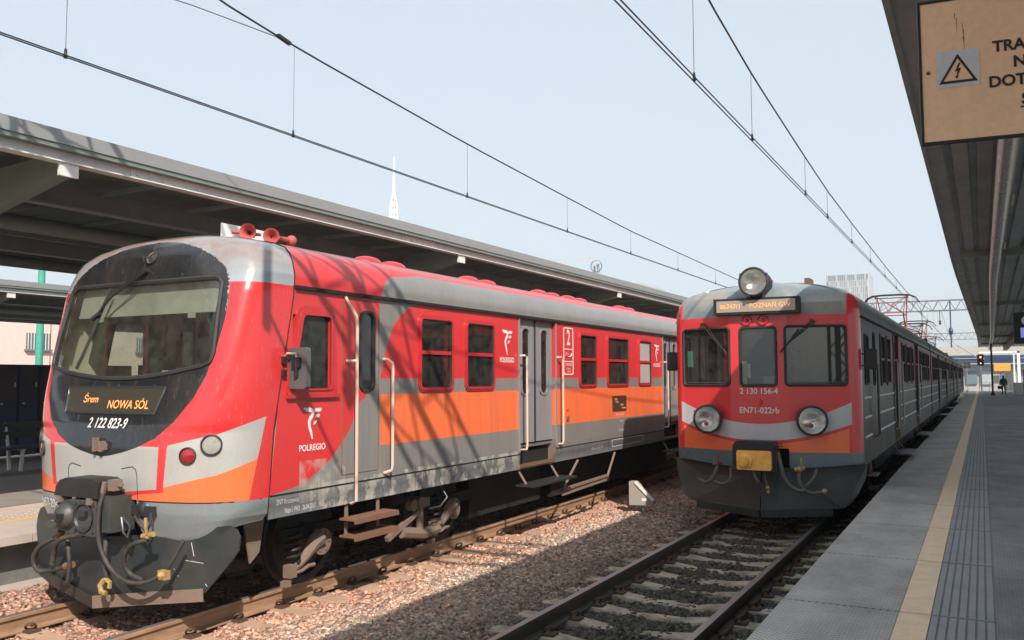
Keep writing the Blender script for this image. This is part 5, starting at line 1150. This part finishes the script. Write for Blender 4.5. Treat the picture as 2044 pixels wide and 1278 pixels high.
# ------------------------------------------------------------------ left canopies
def butterfly(label, dx, near=True):
    C = thing('platform_canopy', label, 'canopy', (-13.95+dx, 6.4, HL)); X0, X1 = -9.2+dx, -18.7+dx
    A, B_ = -4, 95
    MB().box(X0-.02, X0, A, B_, 4.955, 5.115).box(X0-.12, X0-.02, A, B_, 5.09, 5.115).build('fascia', m_alu, C, smooth=False)
    MB().box(X0-.14, X0-.02, A, B_, 4.90, 4.925).box(X0-.03, X0-.018, A, B_, 4.925, 4.955)  .build('gutter', m_beamL, C, smooth=False)
    MB().box(X0-.17, X0-.15, A, B_, 4.78, 4.93).box(X0-.26, X0-.1, A, B_, 4.775, 4.79).build('edge_beam', m_white_steel, C, smooth=False)
    for y0 in (7.26, 13.1, 22.5, 30.5):
        o = MB().box(X0-.15, X0-.135, y0, y0+1.15, 4.795, 4.925).build('splice_plate', m_white_steel, C, smooth=False)
        b = MB()
        for k in range(6):
            for zz_ in (4.825, 4.895): b.cyl((X0-.136, y0+.1+k*.19, zz_), (X0-.105, y0+.1+k*.19, zz_), .017, .012, 6)
        b.build('bolt', m_white_steel, o)
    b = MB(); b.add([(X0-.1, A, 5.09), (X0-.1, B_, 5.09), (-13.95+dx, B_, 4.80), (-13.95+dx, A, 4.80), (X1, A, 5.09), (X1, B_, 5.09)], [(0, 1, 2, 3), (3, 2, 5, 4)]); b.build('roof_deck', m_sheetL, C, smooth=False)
    for s_ in (1, -1):
        q = lambda x: -13.95+dx+s_*(x+13.95)
        MB().box(*sorted((q(-10.79), q(-10.81))), A, B_, 4.58, 4.86).build('purlin', m_beamL, C, smooth=False); MB().box(*sorted((q(-10.72), q(-10.88))), A, B_, 4.555, 4.58).build('purlin_flange', m_alu, C, smooth=False)  # flange coloured paler than its purlin to paint the light it catches
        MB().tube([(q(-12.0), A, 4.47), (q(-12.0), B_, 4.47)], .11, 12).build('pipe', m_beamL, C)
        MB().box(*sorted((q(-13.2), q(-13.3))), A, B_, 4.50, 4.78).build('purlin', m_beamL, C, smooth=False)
        for y in (6.42, 15.2, 24.1, 33, 42, 51, 60, 70, 80, 90):
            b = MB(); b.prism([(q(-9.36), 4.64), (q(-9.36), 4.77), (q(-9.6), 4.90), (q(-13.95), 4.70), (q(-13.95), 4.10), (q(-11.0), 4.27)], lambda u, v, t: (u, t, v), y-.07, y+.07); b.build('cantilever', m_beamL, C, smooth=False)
            MB().box(*sorted((q(-9.33), q(-9.37))), y-.12, y+.12, 4.62, 4.79).build('end_plate', m_white_steel, C, smooth=False)
        for y in np.arange(7.9, 60, 1.47): 
            if min(abs(y-t) for t in (15.2, 24.1, 33, 42, 51)) > .3: MB().box(*sorted((q(-9.5), q(-13.9))), y-.02, y+.02, 4.80, 4.86).build('rafter', m_beamL, C, smooth=False)
    MB().box(X1, X1+.02, A, B_, 4.955, 5.115).box(X1+.15, X1+.17, A, B_, 4.78, 4.93).build('fascia', m_alu, C, smooth=False)
    MB().box(-14.05+dx, -13.85+dx, A, B_, 4.36, 4.56).build('main_beam', m_beamL, C, smooth=False)
    for y in (6.42, 15.2, 24.1, 33, 42, 51, 60, 70, 80, 90): MB().box(-14.1+dx, -13.8+dx, y-.12, y+.12, HL, 4.4).build('column', m_beamL, C, smooth=False)
butterfly('long steel butterfly canopy with a grey fascia above the left train', 0)
butterfly('second steel canopy behind, seen under the first one at the far left', -15.2, False)

# ------------------------------------------------------------------ things on the left platform
BN = thing('bench', 'dark slatted bench with pale metal legs on the left platform', 'bench', (-15.8, 9.9, HL))
for zz_, x in ((1.38, -16.10), (1.22, -16.06)): MB().box(x-.02, x+.02, 8.6, 11.3, zz_-.065, zz_+.07).build('back_slat', m_bench, BN, smooth=False)
for x in (-16.0, -15.85, -15.70, -15.55): MB().box(x-.06, x+.06, 8.6, 11.3, .99, 1.03).build('seat_slat', m_bench, BN, smooth=False)
for y in (8.9, 9.95, 11.0): MB().bar((-15.55, y, 1.0), (-15.60, y, HL), .05).bar((-16.0, y, 1.0), (-15.95, y, HL), .05).bar((-16.0, y, 1.0), (-16.12, y, 1.45), .04).bar((-15.5, y, .98), (-16.0, y, .98), .04).build('leg', m_white_steel, BN, smooth=False)
for k in range(9):
    y = 10.0+k*.47
    C = thing('locker', ('leftmost', 'second', 'third', 'fourth', 'fifth', 'sixth', 'seventh', 'eighth', 'ninth and rightmost')[k]+' tall dark blue cabinet in the row behind the bench', 'cabinet', (-18.2, y+.2, HL), 'dark blue cabinets behind the bench')
    MB().box(-18.5, -18.0, y, y+.40, HL+.08, 2.58).build('body', m_blue, C, smooth=False)
    MB().box(-18.0, -17.985, y+.02, y+.38, 1.86, 2.56).build('upper_door', m_bench, C, smooth=False); MB().box(-18.0, -17.985, y+.02, y+.38, HL+.1, 1.84).build('lower_door', m_blue, C, smooth=False)
    MB().box(-17.985, -17.97, y+.05, y+.10, 1.74, 1.77).box(-17.985, -17.97, y+.33, y+.35, 2.1, 2.2).build('handle', m_white, C, smooth=False)
SN = thing('station_sign', 'blue station name board seen through the left train\'s cab windows', 'sign', (-17.9, 16, HL))
MB().box(-17.95, -17.9, 14.3, 18.2, 2.1, 2.6).build('board', m_blue, SN, smooth=False)
for y in (14.6, 17.9): MB().box(-17.96, -17.91, y, y+.05, HL, 2.1).build('post', m_white_steel, SN, smooth=False)
text('sign_lettering', 'Poznań Główny', .26, lambda u, v: Vector((-17.89, 16.2+u, 2.36+v)), SN, m_label, sx=.9)
MS = thing('green_mast', 'turquoise green tubular mast with insulator arms behind the far canopy', 'mast', (-38.1, 25, -.5))
MB().cyl((-38.1, 25, -.5), (-38.1, 25, 9.2), .17, .15, 16).build('tube', m_green, MS)
MB().tube([(-38.1, 25, 8.0), (-38.9, 24.4, 7.7), (-39.3, 24.1, 7.6)], .035, 6).tube([(-38.1, 25, 8.05), (-37.4, 25.8, 7.8), (-36.6, 26.9, 7.6)], .035, 6).sphere((-37.4, 25.8, 7.75), .16, 8).sphere((-36.9, 26.4, 7.65), .16, 8).tube([(-38.1, 25, 7.6), (-36.7, 26.8, 7.2)], .03, 6).build('insulator_arm', m_lattice, MS)
MB().tube([(-37.75, 25.3, .5), (-37.75, 25.3, 5.2)], .02, 5).tube([(-37.55, 25.6, .5), (-37.55, 25.6, 5.2)], .02, 5).build('cable_ladder', m_rust, MS)
BD = thing('building', 'pale pink rendered building with barred windows behind the far platform', 'building', (-46, 30, -.5))
MB().box(-56, -46, 8, 75, -.5, 6.6).build('wall', m_pink, BD, smooth=False)
for y in (13, 19, 26.2, 29.4, 32.3, 36.5, 40.7, 45, 50):
    w = MB().box(-46.0, -45.93, y, y+1.35, 3.95, 4.85).build('window', m_tglass, BD, smooth=False)
    b = MB()
    for k in range(8): b.box(-45.93, -45.90, y+.05+k*.17, y+.09+k*.17, 3.95, 4.85)
    b.build('window_bar', m_white_steel, w, smooth=False); MB().box(-46, -45.8, y-.1, y+1.45, 3.85, 3.95).build('sill', m_lattice, w, smooth=False)
for y in (23.9, 47): MB().cyl((-45.85, y, -.5), (-45.85, y, 6.6), .09, None, 10).sphere((-45.85, y, 4.9), .25, 8, (1, 1, .7)).build('downpipe', m_brown, BD)

# ------------------------------------------------------------------ overhead line
def wires(label, x_m, msg, x_c, zc, drops, feeder=None):
    G = thing('overhead_line', label, 'overhead line', (x_c, 10, zc))
    def mz(y): return interp(msg, y)
    ys = [3.8]+[m[0] for m in msg if m[0] > 4]
    ys2 = np.unique(np.r_[np.linspace(3.8, 36, 40), np.linspace(36, 72, 20), np.linspace(72, 130, 20)])
    MB().tube([(x_m, y, mz(y)) for y in ys2], .012, 6).build('catenary_wire', m_wire, G)
    for dx_ in (-.022, .022): MB().tube([(x_c+dx_, 2, zc), (x_c+dx_, 72, zc), (x_c+dx_, 130, zc)], .0075, 5).build('contact_wire', m_wire, G)
    for y in drops:
        d = MB().tube([(x_c, y, zc+.02), (x_m, y, mz(y))], .0035, 4).build('dropper', m_wire, G)
        MB().cyl((x_c, y, zc-.02), (x_c, y, zc+.07), .02, .012, 6).build('clamp', m_wire, d)
    return G
GL = wires('overhead wires with droppers above the left train', XL, [(3.5, 7.3), (5.5, 6.82), (6.95, 6.57), (8.19, 6.45), (12.37, 6.20), (16.47, 6.02), (20.1, 5.87), (30.5, 5.72), (38, 5.68), (50, 5.9), (62, 6.4), (72, 7.3), (84, 6.4), (100, 5.8), (130, 6.0)], XL, 5.30, (5.1, 8.2, 12.42, 16.45, 20.2, 24, 28, 33, 40, 46, 52, 58, 64))
MB().tube([(XL-.95, 5.9, 6.70), (XL-.58, 7.10, 6.68), (XL, 8.04, 6.475)], .006, 5).build('feeder_wire', m_wire, GL); MB().bar((XL, 7.90, 6.49), (XL, 8.12, 6.455), .05, .04).build('wire_clamp', m_black, GL)
GR = wires('overhead wires with droppers above the right train', -2.52, [(3.5, 7.3), (9.3, 6.42), (11.5, 6.20), (15.1, 5.99), (17.7, 5.86), (21.5, 5.78), (30, 5.66), (38, 5.62), (50, 5.9), (62, 6.4), (72, 7.2), (84, 6.4), (100, 5.8), (130, 6.0)], -2.52, 5.335, (8.7, 11.3, 15.2, 17.6, 21.2, 25, 29, 33, 41, 47, 53, 60, 66))
def portal(label, y, x0, x1, zb, zt, legs, w=.6, r=.035, pitch=.75, name='gantry'):
    G = thing(name, label, 'gantry', ((x0+x1)/2, y, -.3))
    b = MB()
    for yy in (y-w/2, y+w/2):
        for z in (zb, zt): b.bar((x0, yy, z), (x1, yy, z), r*2)
    b.build('chord', m_lattice, G, smooth=False); b = MB(); n = int((x1-x0)/pitch)
    for i in range(n):
        a, c = x0+(x1-x0)*i/n, x0+(x1-x0)*(i+1)/n; m_ = (a+c)/2
        for yy in (y-w/2, y+w/2): b.bar((a, yy, zb), (m_, yy, zt), r*1.1).bar((m_, yy, zt), (c, yy, zb), r*1.1)
        for z in (zb, zt): b.bar((a, y-w/2, z), (c, y+w/2, z), r)
    b.build('lacing', m_lattice, G, smooth=False)
    for x in legs:
        b = MB()
        for sx in (-.22, .22):
            for sy_ in (-.22, .22): b.bar((x+sx, y+sy_, -.3), (x+sx, y+sy_, zt), .07)
        z = 0; s_ = 1
        while z < zt-.5:
            b.bar((x-.22*s_, y-.22, z), (x+.22*s_, y-.22, z+.5), .03).bar((x-.22*s_, y+.22, z), (x+.22*s_, y+.22, z+.5), .03); z += .5; s_ = -s_
        b.build('leg', m_lattice, G, smooth=False)
    return G
def suspend(G, y, x, zb, zc):
    MB().bar((x, y, zb), (x, y, zb-1.1), .05).sphere((x, y, zb-.8), .09, 8).sphere((x, y, zb-.95), .09, 8).build('insulator', m_wire, G)
    MB().bar((x-1.2, y, zb), (x-1.2, y, zc+.2), .06).bar((x-1.2, y, zc+.4), (x-.1, y, zc+.03), .03).build('steady_arm', m_lattice, G, smooth=False)
g1 = portal('lattice catenary gantry bridging the tracks above the far right train', 72, -34, 6, 7.15, 7.9, (-16.5, 5.6))
for x in (XL, -2.6): suspend(g1, 72, x, 7.15, 5.3)
MB().bar((-1.9, 72, 7.9), (-1.9, 72, 4.4), .09).sphere((-1.9, 72, 5.6), .16, 8, (1, 1, 2)).build('drop_post', m_navy, g1, smooth=False)
portal('small distant catenary gantry beyond the first one', 125, -34, 8, 7.0, 7.8, (-16.5, 7))
g3 = portal('lattice catenary gantry overhead that shades the front of the left train', 3.9, -21, 3.4, 7.25, 8.1, (3.2, -20.8), w=.80, r=.03, pitch=1.0)
for x in (XL, -2.6): suspend(g3, 3.9, x, 7.25, 5.3)
MB().bar((-8.6, 3.6, 8.1), (-8.6, 3.6, 9.6), .09).bar((-5.2, 4.2, 8.1), (-5.2, 4.2, 9.4), .07).build('top_post', m_lattice, g3, smooth=False)
# ------------------------------------------------------------------ small thing between the tracks
TP = thing('track_marker', 'grey triangular metal marker box on a short post between the tracks', 'marker', (-5.45, 15.4, -.25))
f = lambda u, v, t: (-5.66+u, 14.95+t+u*.25, v)
MB().prism([(0, -.03), (0, .39), (.10, .39), (.40, .06), (.42, -.01), (.32, -.03)], f, 0, .16).build('body', simple('marker_grey_paint', (.30, .27, .235), .6, 0, .3), TP, smooth=False)
MB().bar(f(.11, .385, -.01), f(.42, .055, -.01), .03, .05).build('lip', m_white_steel, TP, smooth=False); MB().prism([(.22, .045), (.31, .045), (.31, .095), (.22, .095)], f, -.006, -.001).build('number_plate', m_label, TP, smooth=False)
MB().cyl(f(.22, -.25, .08), f(.22, 0, .08), .02, None, 8).build('post', m_green, TP)

# ------------------------------------------------------------------ far background
OT = thing('office_tower', 'pale rounded office tower with rows of narrow windows above the right train', 'building', (-62, 505, -.5))
def dirp(px, D):
    a = math.atan((px-1022)/1740.3)-yaw; return math.sin(a)*D, math.cos(a)*D
xa, ya = -72.8, 495; xb, yb2 = -51.2, 497.5
MB().prism(rr(xa, xb, ya, ya+26, 2.2, 5), lambda u, v, t: (u, v, t), -.5, 57.6).build('wall', m_tower, OT)
f0 = 0
for fl in range(14):
    z1 = 56.9-fl*3.35
    MB().box(xa-.1, xb+.1, ya-.12, ya+.02, z1, z1+.35).build('floor_band', m_tower, OT, smooth=False)
    for k in range(22):
        x = xa+.6+k*.955; h = 2.9
        MB().box(x, x+(.62 if fl == 0 else .34), ya-.1, ya+.05, z1-2.95, z1-.05).build('window', m_tglass if (k*7+fl*3) % 5 else m_tower, OT, smooth=False)
SP = thing('lattice_spire', 'white lattice exhibition spire rising behind the left canopy', 'tower', (-294, 404, -.5))
b = MB()
def hw(z): return .6+(125-z)*.058 if z < 108 else .75
for i in range(12):
    z0, z1 = 60+i*4, 64+i*4
    for k in range(8):
        a, c = 2*pi*k/8, 2*pi*(k+1)/8
        p = lambda q, z: (-294+hw(z)*math.cos(q), 404+hw(z)*math.sin(q), z)
        b.tube([p(a, z0), p(a, z1)], .26, 4).tube([p(a, z0), p(c, z1)], .14, 4).tube([p(c, z0), p(a, z1)], .14, 4)
b.build('lattice', m_spire, SP)
MB().cyl((-294, 404, 0), (-294, 404, 60), 5, 4.6, 8).cyl((-294, 404, 106), (-294, 404, 118), .95, .75, 8).cyl((-294, 404, 118), (-294, 404, 130), .5, .3, 8).build('mast', m_spire, SP)
HB = thing('hall_building', 'distant hall roof with pale lettering and a round emblem showing over the left canopy', 'building', (-205, 460, -.5))
MB().box(-235, -165, 458, 500, -.5, 55).build('wall', m_pale, HB, smooth=False)
def fh(u, v): return Vector((-207+u*.99, 455.5+u*.1, 69.5+v-u*.0))
text('roof_lettering', 'LYKSTUM   CARGOUS', 4.2, fh, HB, m_pale, sx=.9)
MB().ring([(3.6*math.cos(t), 3.6*math.sin(t)) for t in np.linspace(0, 2*pi, 24, endpoint=False)], [(3.1*math.cos(t), 3.1*math.sin(t)) for t in np.linspace(0, 2*pi, 24, endpoint=False)], lambda u, v, t: (-192.8+u, 461+t, 66.3+v), 0, .4).box(-194.5, -193.3, 461, 461.3, 62.5, 66.6).box(-192.6, -191, 461, 461.3, 66, 67.6).box(-192.4, -191.9, 461, 461.3, 62.5, 66).box(-191.3, -190.9, 461, 461.3, 62.5, 66).build('emblem', m_navy, HB, smooth=False)
def bare_tree(label, x, y, h):
    T = thing('bare_tree', label, 'tree', (x, y, -.5)); r_ = random.Random(int(x*7+y)); b = MB(); tw = MB()
    def br(p, d, l, r, k):
        q = p+d*l; (b if k < 2 else tw).tube([p, q], [r, r*.65], 5, caps=False)
        if k > 5: return
        for _ in range(3 if k < 4 else 2):
            d2 = (d+Vector((r_.uniform(-.6, .6), r_.uniform(-.6, .6), r_.uniform(-.1, .4)))).normalized(); br(q, d2, l*r_.uniform(.62, .8), r*.6, k+1)
    br(Vector((x, y, -.5)), Vector((0, 0, 1)), h*.28, .3, 0)
    b.build('trunk', m_bark, T); tw.build('crown', m_bark, T)
for i, (px_, D, h) in enumerate(((1310, 190, 17.6), (1285, 215, 16.5), (1335, 230, 16))):
    x, y = dirp(px_, D); bare_tree(('bare twiggy tree top just above the end of the left canopy', 'smaller bare tree top left of the twiggy one above the canopy', 'faint bare tree top right of the twiggy one above the canopy')[i], x, y, h)
# station bridge at the end of the tracks
BR = thing('station_building', 'navy and pale station concourse bridging the tracks at the far end', 'building', (0, 172, -.5))
MB().box(-45, 30, 170, 190, 5.9, 7.5).build('upper_wall', m_pale, BR, smooth=False)
MB().box(-45, 30, 169.5, 170.2, 4.5, 5.9).build('navy_band', m_navy, BR, smooth=False); MB().box(-45, 30, 169.4, 169.6, 4.35, 4.5).box(-45, 30, 169.3, 169.6, 5.3, 5.38).build('ledge', m_tower, BR, smooth=False)
MB().box(-45, 30, 171, 172, 3.3, 4.4).build('lower_wall', m_tower, BR, smooth=False)
for k in range(18): MB().box(-20+k*2.2, -20+k*2.2+1.7, 170.9, 171.05, .9, 3.2).build('window', m_teal if k % 3 else m_tower, BR, smooth=False)
MB().box(-45, 30, 171.2, 172, -.5, 3.3).build('ground_wall', m_pale, BR, smooth=False)
MB().bar((-2.5, 120, 6.1), (.2, 118, 4.1), .12).build('stay_rod', m_tower, BR)
def signal(label, x, y, zt, lit, r=.1):
    G = thing('railway_signal', label, 'signal', (x, y, HP)); MB().cyl((x, y, HP-.3), (x, y, zt-.9), .07, None, 8).build('post', m_spire, G)
    MB().prism(rr(x-.3, x+.3, zt-1.15, zt, .12), lambda u, v, t: (u, t, v), y-.12, y+.05).build('head', m_black, G)
    MB().sphere((x, y-.13, zt-.30), r, 8, (1, .4, 1)).build('lit_lamp', lit, G); MB().sphere((x, y-.13, zt-.92), .06, 8, (1, .4, 1)).build('small_lamp', m_lampw, G)
signal('railway signal showing red on a white post at the platform end', -.06, 100, 4.5, m_lampred)
MR = thing('marker_sign', 'small black and white track marker board on a thin post past the right train', 'sign', (-1.95, 150, -.3))
MB().cyl((-1.95, 150, -.3), (-1.95, 150, 4.4), .05, None, 6).build('post', m_lattice, MR)
for a in (-.45, .1):
    for c in (0, .55): MB().box(-1.95+a-.05, -1.95+a+.4, 149.9, 149.95, 3.5+c, 3.9+c).build('panel', m_black, MR, smooth=False)
RB = thing('red_board', 'small red and white board beyond the right train', 'sign', (-2.3, 110, -.2)); MB().box(-2.75, -2.15, 110, 110.05, 1.75, 2.15).build('board', m_label, RB, smooth=False); MB().box(-2.6, -2.3, 109.98, 110, 1.85, 2.05).build('panel', m_redp, RB, smooth=False); MB().cyl((-2.45, 110.1, -.3), (-2.45, 110.1, 2.0), .04, None, 6).build('post', m_lattice, RB)
FR = thing('railing', 'white pipe railing across the platform end', 'railing', (1, 112, HP))
for z in (1.55, 1.1): MB().bar((-.3, 112, z), (2.6, 112, z), .05).build('rail', m_spire, FR, smooth=False)
for x in (-.3, .7, 1.7, 2.6): MB().bar((x, 112, HP), (x, 112, 1.55), .05).build('post', m_spire, FR, smooth=False)
GT = thing('entrance_frame', 'white frame with a dark header, white lamp and orange sign at the platform end', 'gateway', (2, 118, HP))
MB().box(-.2, 4.0, 118, 118.2, 5.0, 5.2).box(3.7, 4.0, 118, 118.25, HP, 5.2).box(3.3, 3.45, 118, 118.25, HP, 5.1).build('frame', m_spire, GT, smooth=False)
MB().box(-.3, 3.3, 117.8, 118, 3.9, 4.7).build('header', m_navy, GT, smooth=False); MB().sphere((.15, 117.75, 4.35), .16, 8).build('lamp', m_lampw, GT)
MB().box(1.3, 3.0, 117.7, 117.8, 2.9, 3.75).build('orange_sign', m_orange, GT, smooth=False)
MB().box(1.2, 3.6, 119, 119.2, HP, 2.9).build('back_panel', m_pale, GT, smooth=False); MB().box(2.0, 2.5, 118.9, 119, 1.4, 2.7).build('poster', m_teal, GT, smooth=False)
# platform display with clock
CK = thing('platform_display', 'dark hanging platform display with a round clock and a blue screen', 'display', (1.5, 34, 4.7))
MB().box(1.0, 2.4, 33.9, 34.2, 3.35, 4.4).build('case', m_black, CK, smooth=False)
MB().cyl((1.38, 33.9, 4.12), (1.38, 33.87, 4.12), .15, None, 24).build('clock_face', m_spire, CK); MB().box(1.372, 1.388, 33.86, 33.87, 4.12, 4.23).bar((1.38, 33.865, 4.12), (1.46, 33.865, 4.12), .014).build('clock_hand', m_ink, CK, smooth=False)
MB().box(1.2, 2.3, 33.88, 33.9, 3.55, 3.88).build('screen', m_screen, CK, smooth=False)
MB().bar((1.4, 34, 4.4), (1.6, 34, 5.5), .04).bar((2.0, 34, 4.4), (1.8, 34, 5.5), .04).build('hanger', m_black, CK, smooth=False)
# kiosks and furniture on the far right platform
for k, (x, y, w, h, mt, lab) in enumerate(((4.2, 62, 1.6, 2.4, m_blue, 'dark kiosk nearest on the far right platform'), (4.4, 74, 1.8, 2.7, m_navy, 'dark kiosk with a pale strip further along the right platform'), (3.9, 88, 1.4, 2.2, m_green, 'green-black cabinet far along the right platform'), (3.2, 96, 1.1, 1.0, m_pale, 'pale planter box near the walking person'))):
    K = thing('kiosk' if k < 3 else 'planter', lab, 'kiosk' if k < 3 else 'planter', (x, y, HP)); MB().box(x-w/2, x+w/2, y, y+2.5, HP, HP+h).build('body', m_bench if k < 3 else mt, K, smooth=False); MB().box(x-w/2-.05, x+w/2+.05, y-.05, y+2.55, HP+h, HP+h+.1).build('top', mt, K, smooth=False)
    MB().box(x-w/2+.1, x-w/2+.3, y-.02, y, HP+.2, HP+h-.2).build('panel', m_pale, K, smooth=False)
for k, y in enumerate((56, 66, 70, 79, 84, 92)):
    K = thing('steel_post', ('nearest', 'second nearest', 'third nearest', 'fourth nearest', 'fifth nearest', 'farthest')[k]+' dark steel post under the canopy on the right platform', 'post', (3.3+.25*(k % 3), y, HP), 'posts under the right canopy'); MB().box(3.25+.25*(k % 3), 3.4+.25*(k % 3), y, y+.15, HP, 5.3).build('shaft', m_bench if k % 2 else m_lattice, K, smooth=False); MB().box(3.15+.25*(k % 3), 3.5+.25*(k % 3), y-.1, y+.25, HP, HP+.3).build('foot', m_black, K, smooth=False)
# walking person
wy, wx = 95., 1.78
WP = [(0, 0, .98), (0, -.02, 1.25), (0, -.02, 1.45), (0, 0, 1.53), (0, .02, 1.66), (-.10, 0, .9), (-.11, .10, .50), (-.11, -.02, .06), (-.11, .13, .03), (.10, 0, .9), (.11, -.02, .50), (.11, -.22, .08), (.11, -.10, .03), (-.21, -.02, 1.40), (-.27, -.03, 1.12), (-.26, .08, .88), (.21, -.02, 1.40), (.27, -.06, 1.12), (.28, .02, .88)]
WE = [(0, 1), (1, 2), (2, 3), (3, 4), (0, 5), (5, 6), (6, 7), (7, 8), (0, 9), (9, 10), (10, 11), (11, 12), (2, 13), (13, 14), (14, 15), (2, 16), (16, 17), (17, 18)]
WRd = [.17, .20, .13, .07, .10, .11, .075, .055, .045, .11, .075, .055, .045, .09, .075, .05, .09, .075, .05]
r_, o_ = person('person', 'person in a dark coat walking away along the right platform with a bag', (wx, wy, HP), WP, WRd, WE, m_shirt)
MB().sphere((wx, wy+.02, HP+1.68), .11, 12, (.9, 1, 1.15)).build('hair', m_under, r_); MB().sphere((wx, wy+.07, HP+1.65), .095, 12, (.85, 1, 1.15)).build('head', m_skin, r_)
wx += .12
HBG = thing('handbag', 'dark bag carried by the walking person on the right platform', 'bag', (wx-.42, wy, HP+.55)); MB().box(wx-.62, wx-.30, wy-.08, wy+.08, HP+.50, HP+.80).build('body', m_black, HBG, smooth=False); MB().tube([(wx-.52, wy, HP+.8), (wx-.46, wy, HP+.93), (wx-.38, wy, HP+.93), (wx-.34, wy, HP+.8)], .015, 5).build('strap', m_black, HBG)

# ------------------------------------------------------------------ hazy air
hm = bpy.data.materials.new('haze_air'); hm.use_nodes = True; hn_ = hm.node_tree; hn_.nodes.clear()
ho = hn_.nodes.new('ShaderNodeOutputMaterial'); hv = hn_.nodes.new('ShaderNodeVolumePrincipled'); hv.inputs['Color'].default_value = (.93, .96, 1, 1); hv.inputs['Density'].default_value = .0007
hn_.links.new(hv.outputs[0], ho.inputs['Volume'])
MB().box(-520, 80, -30, 560, -1.6, 136).build('haze', hm, None, smooth=False, kind='stuff')
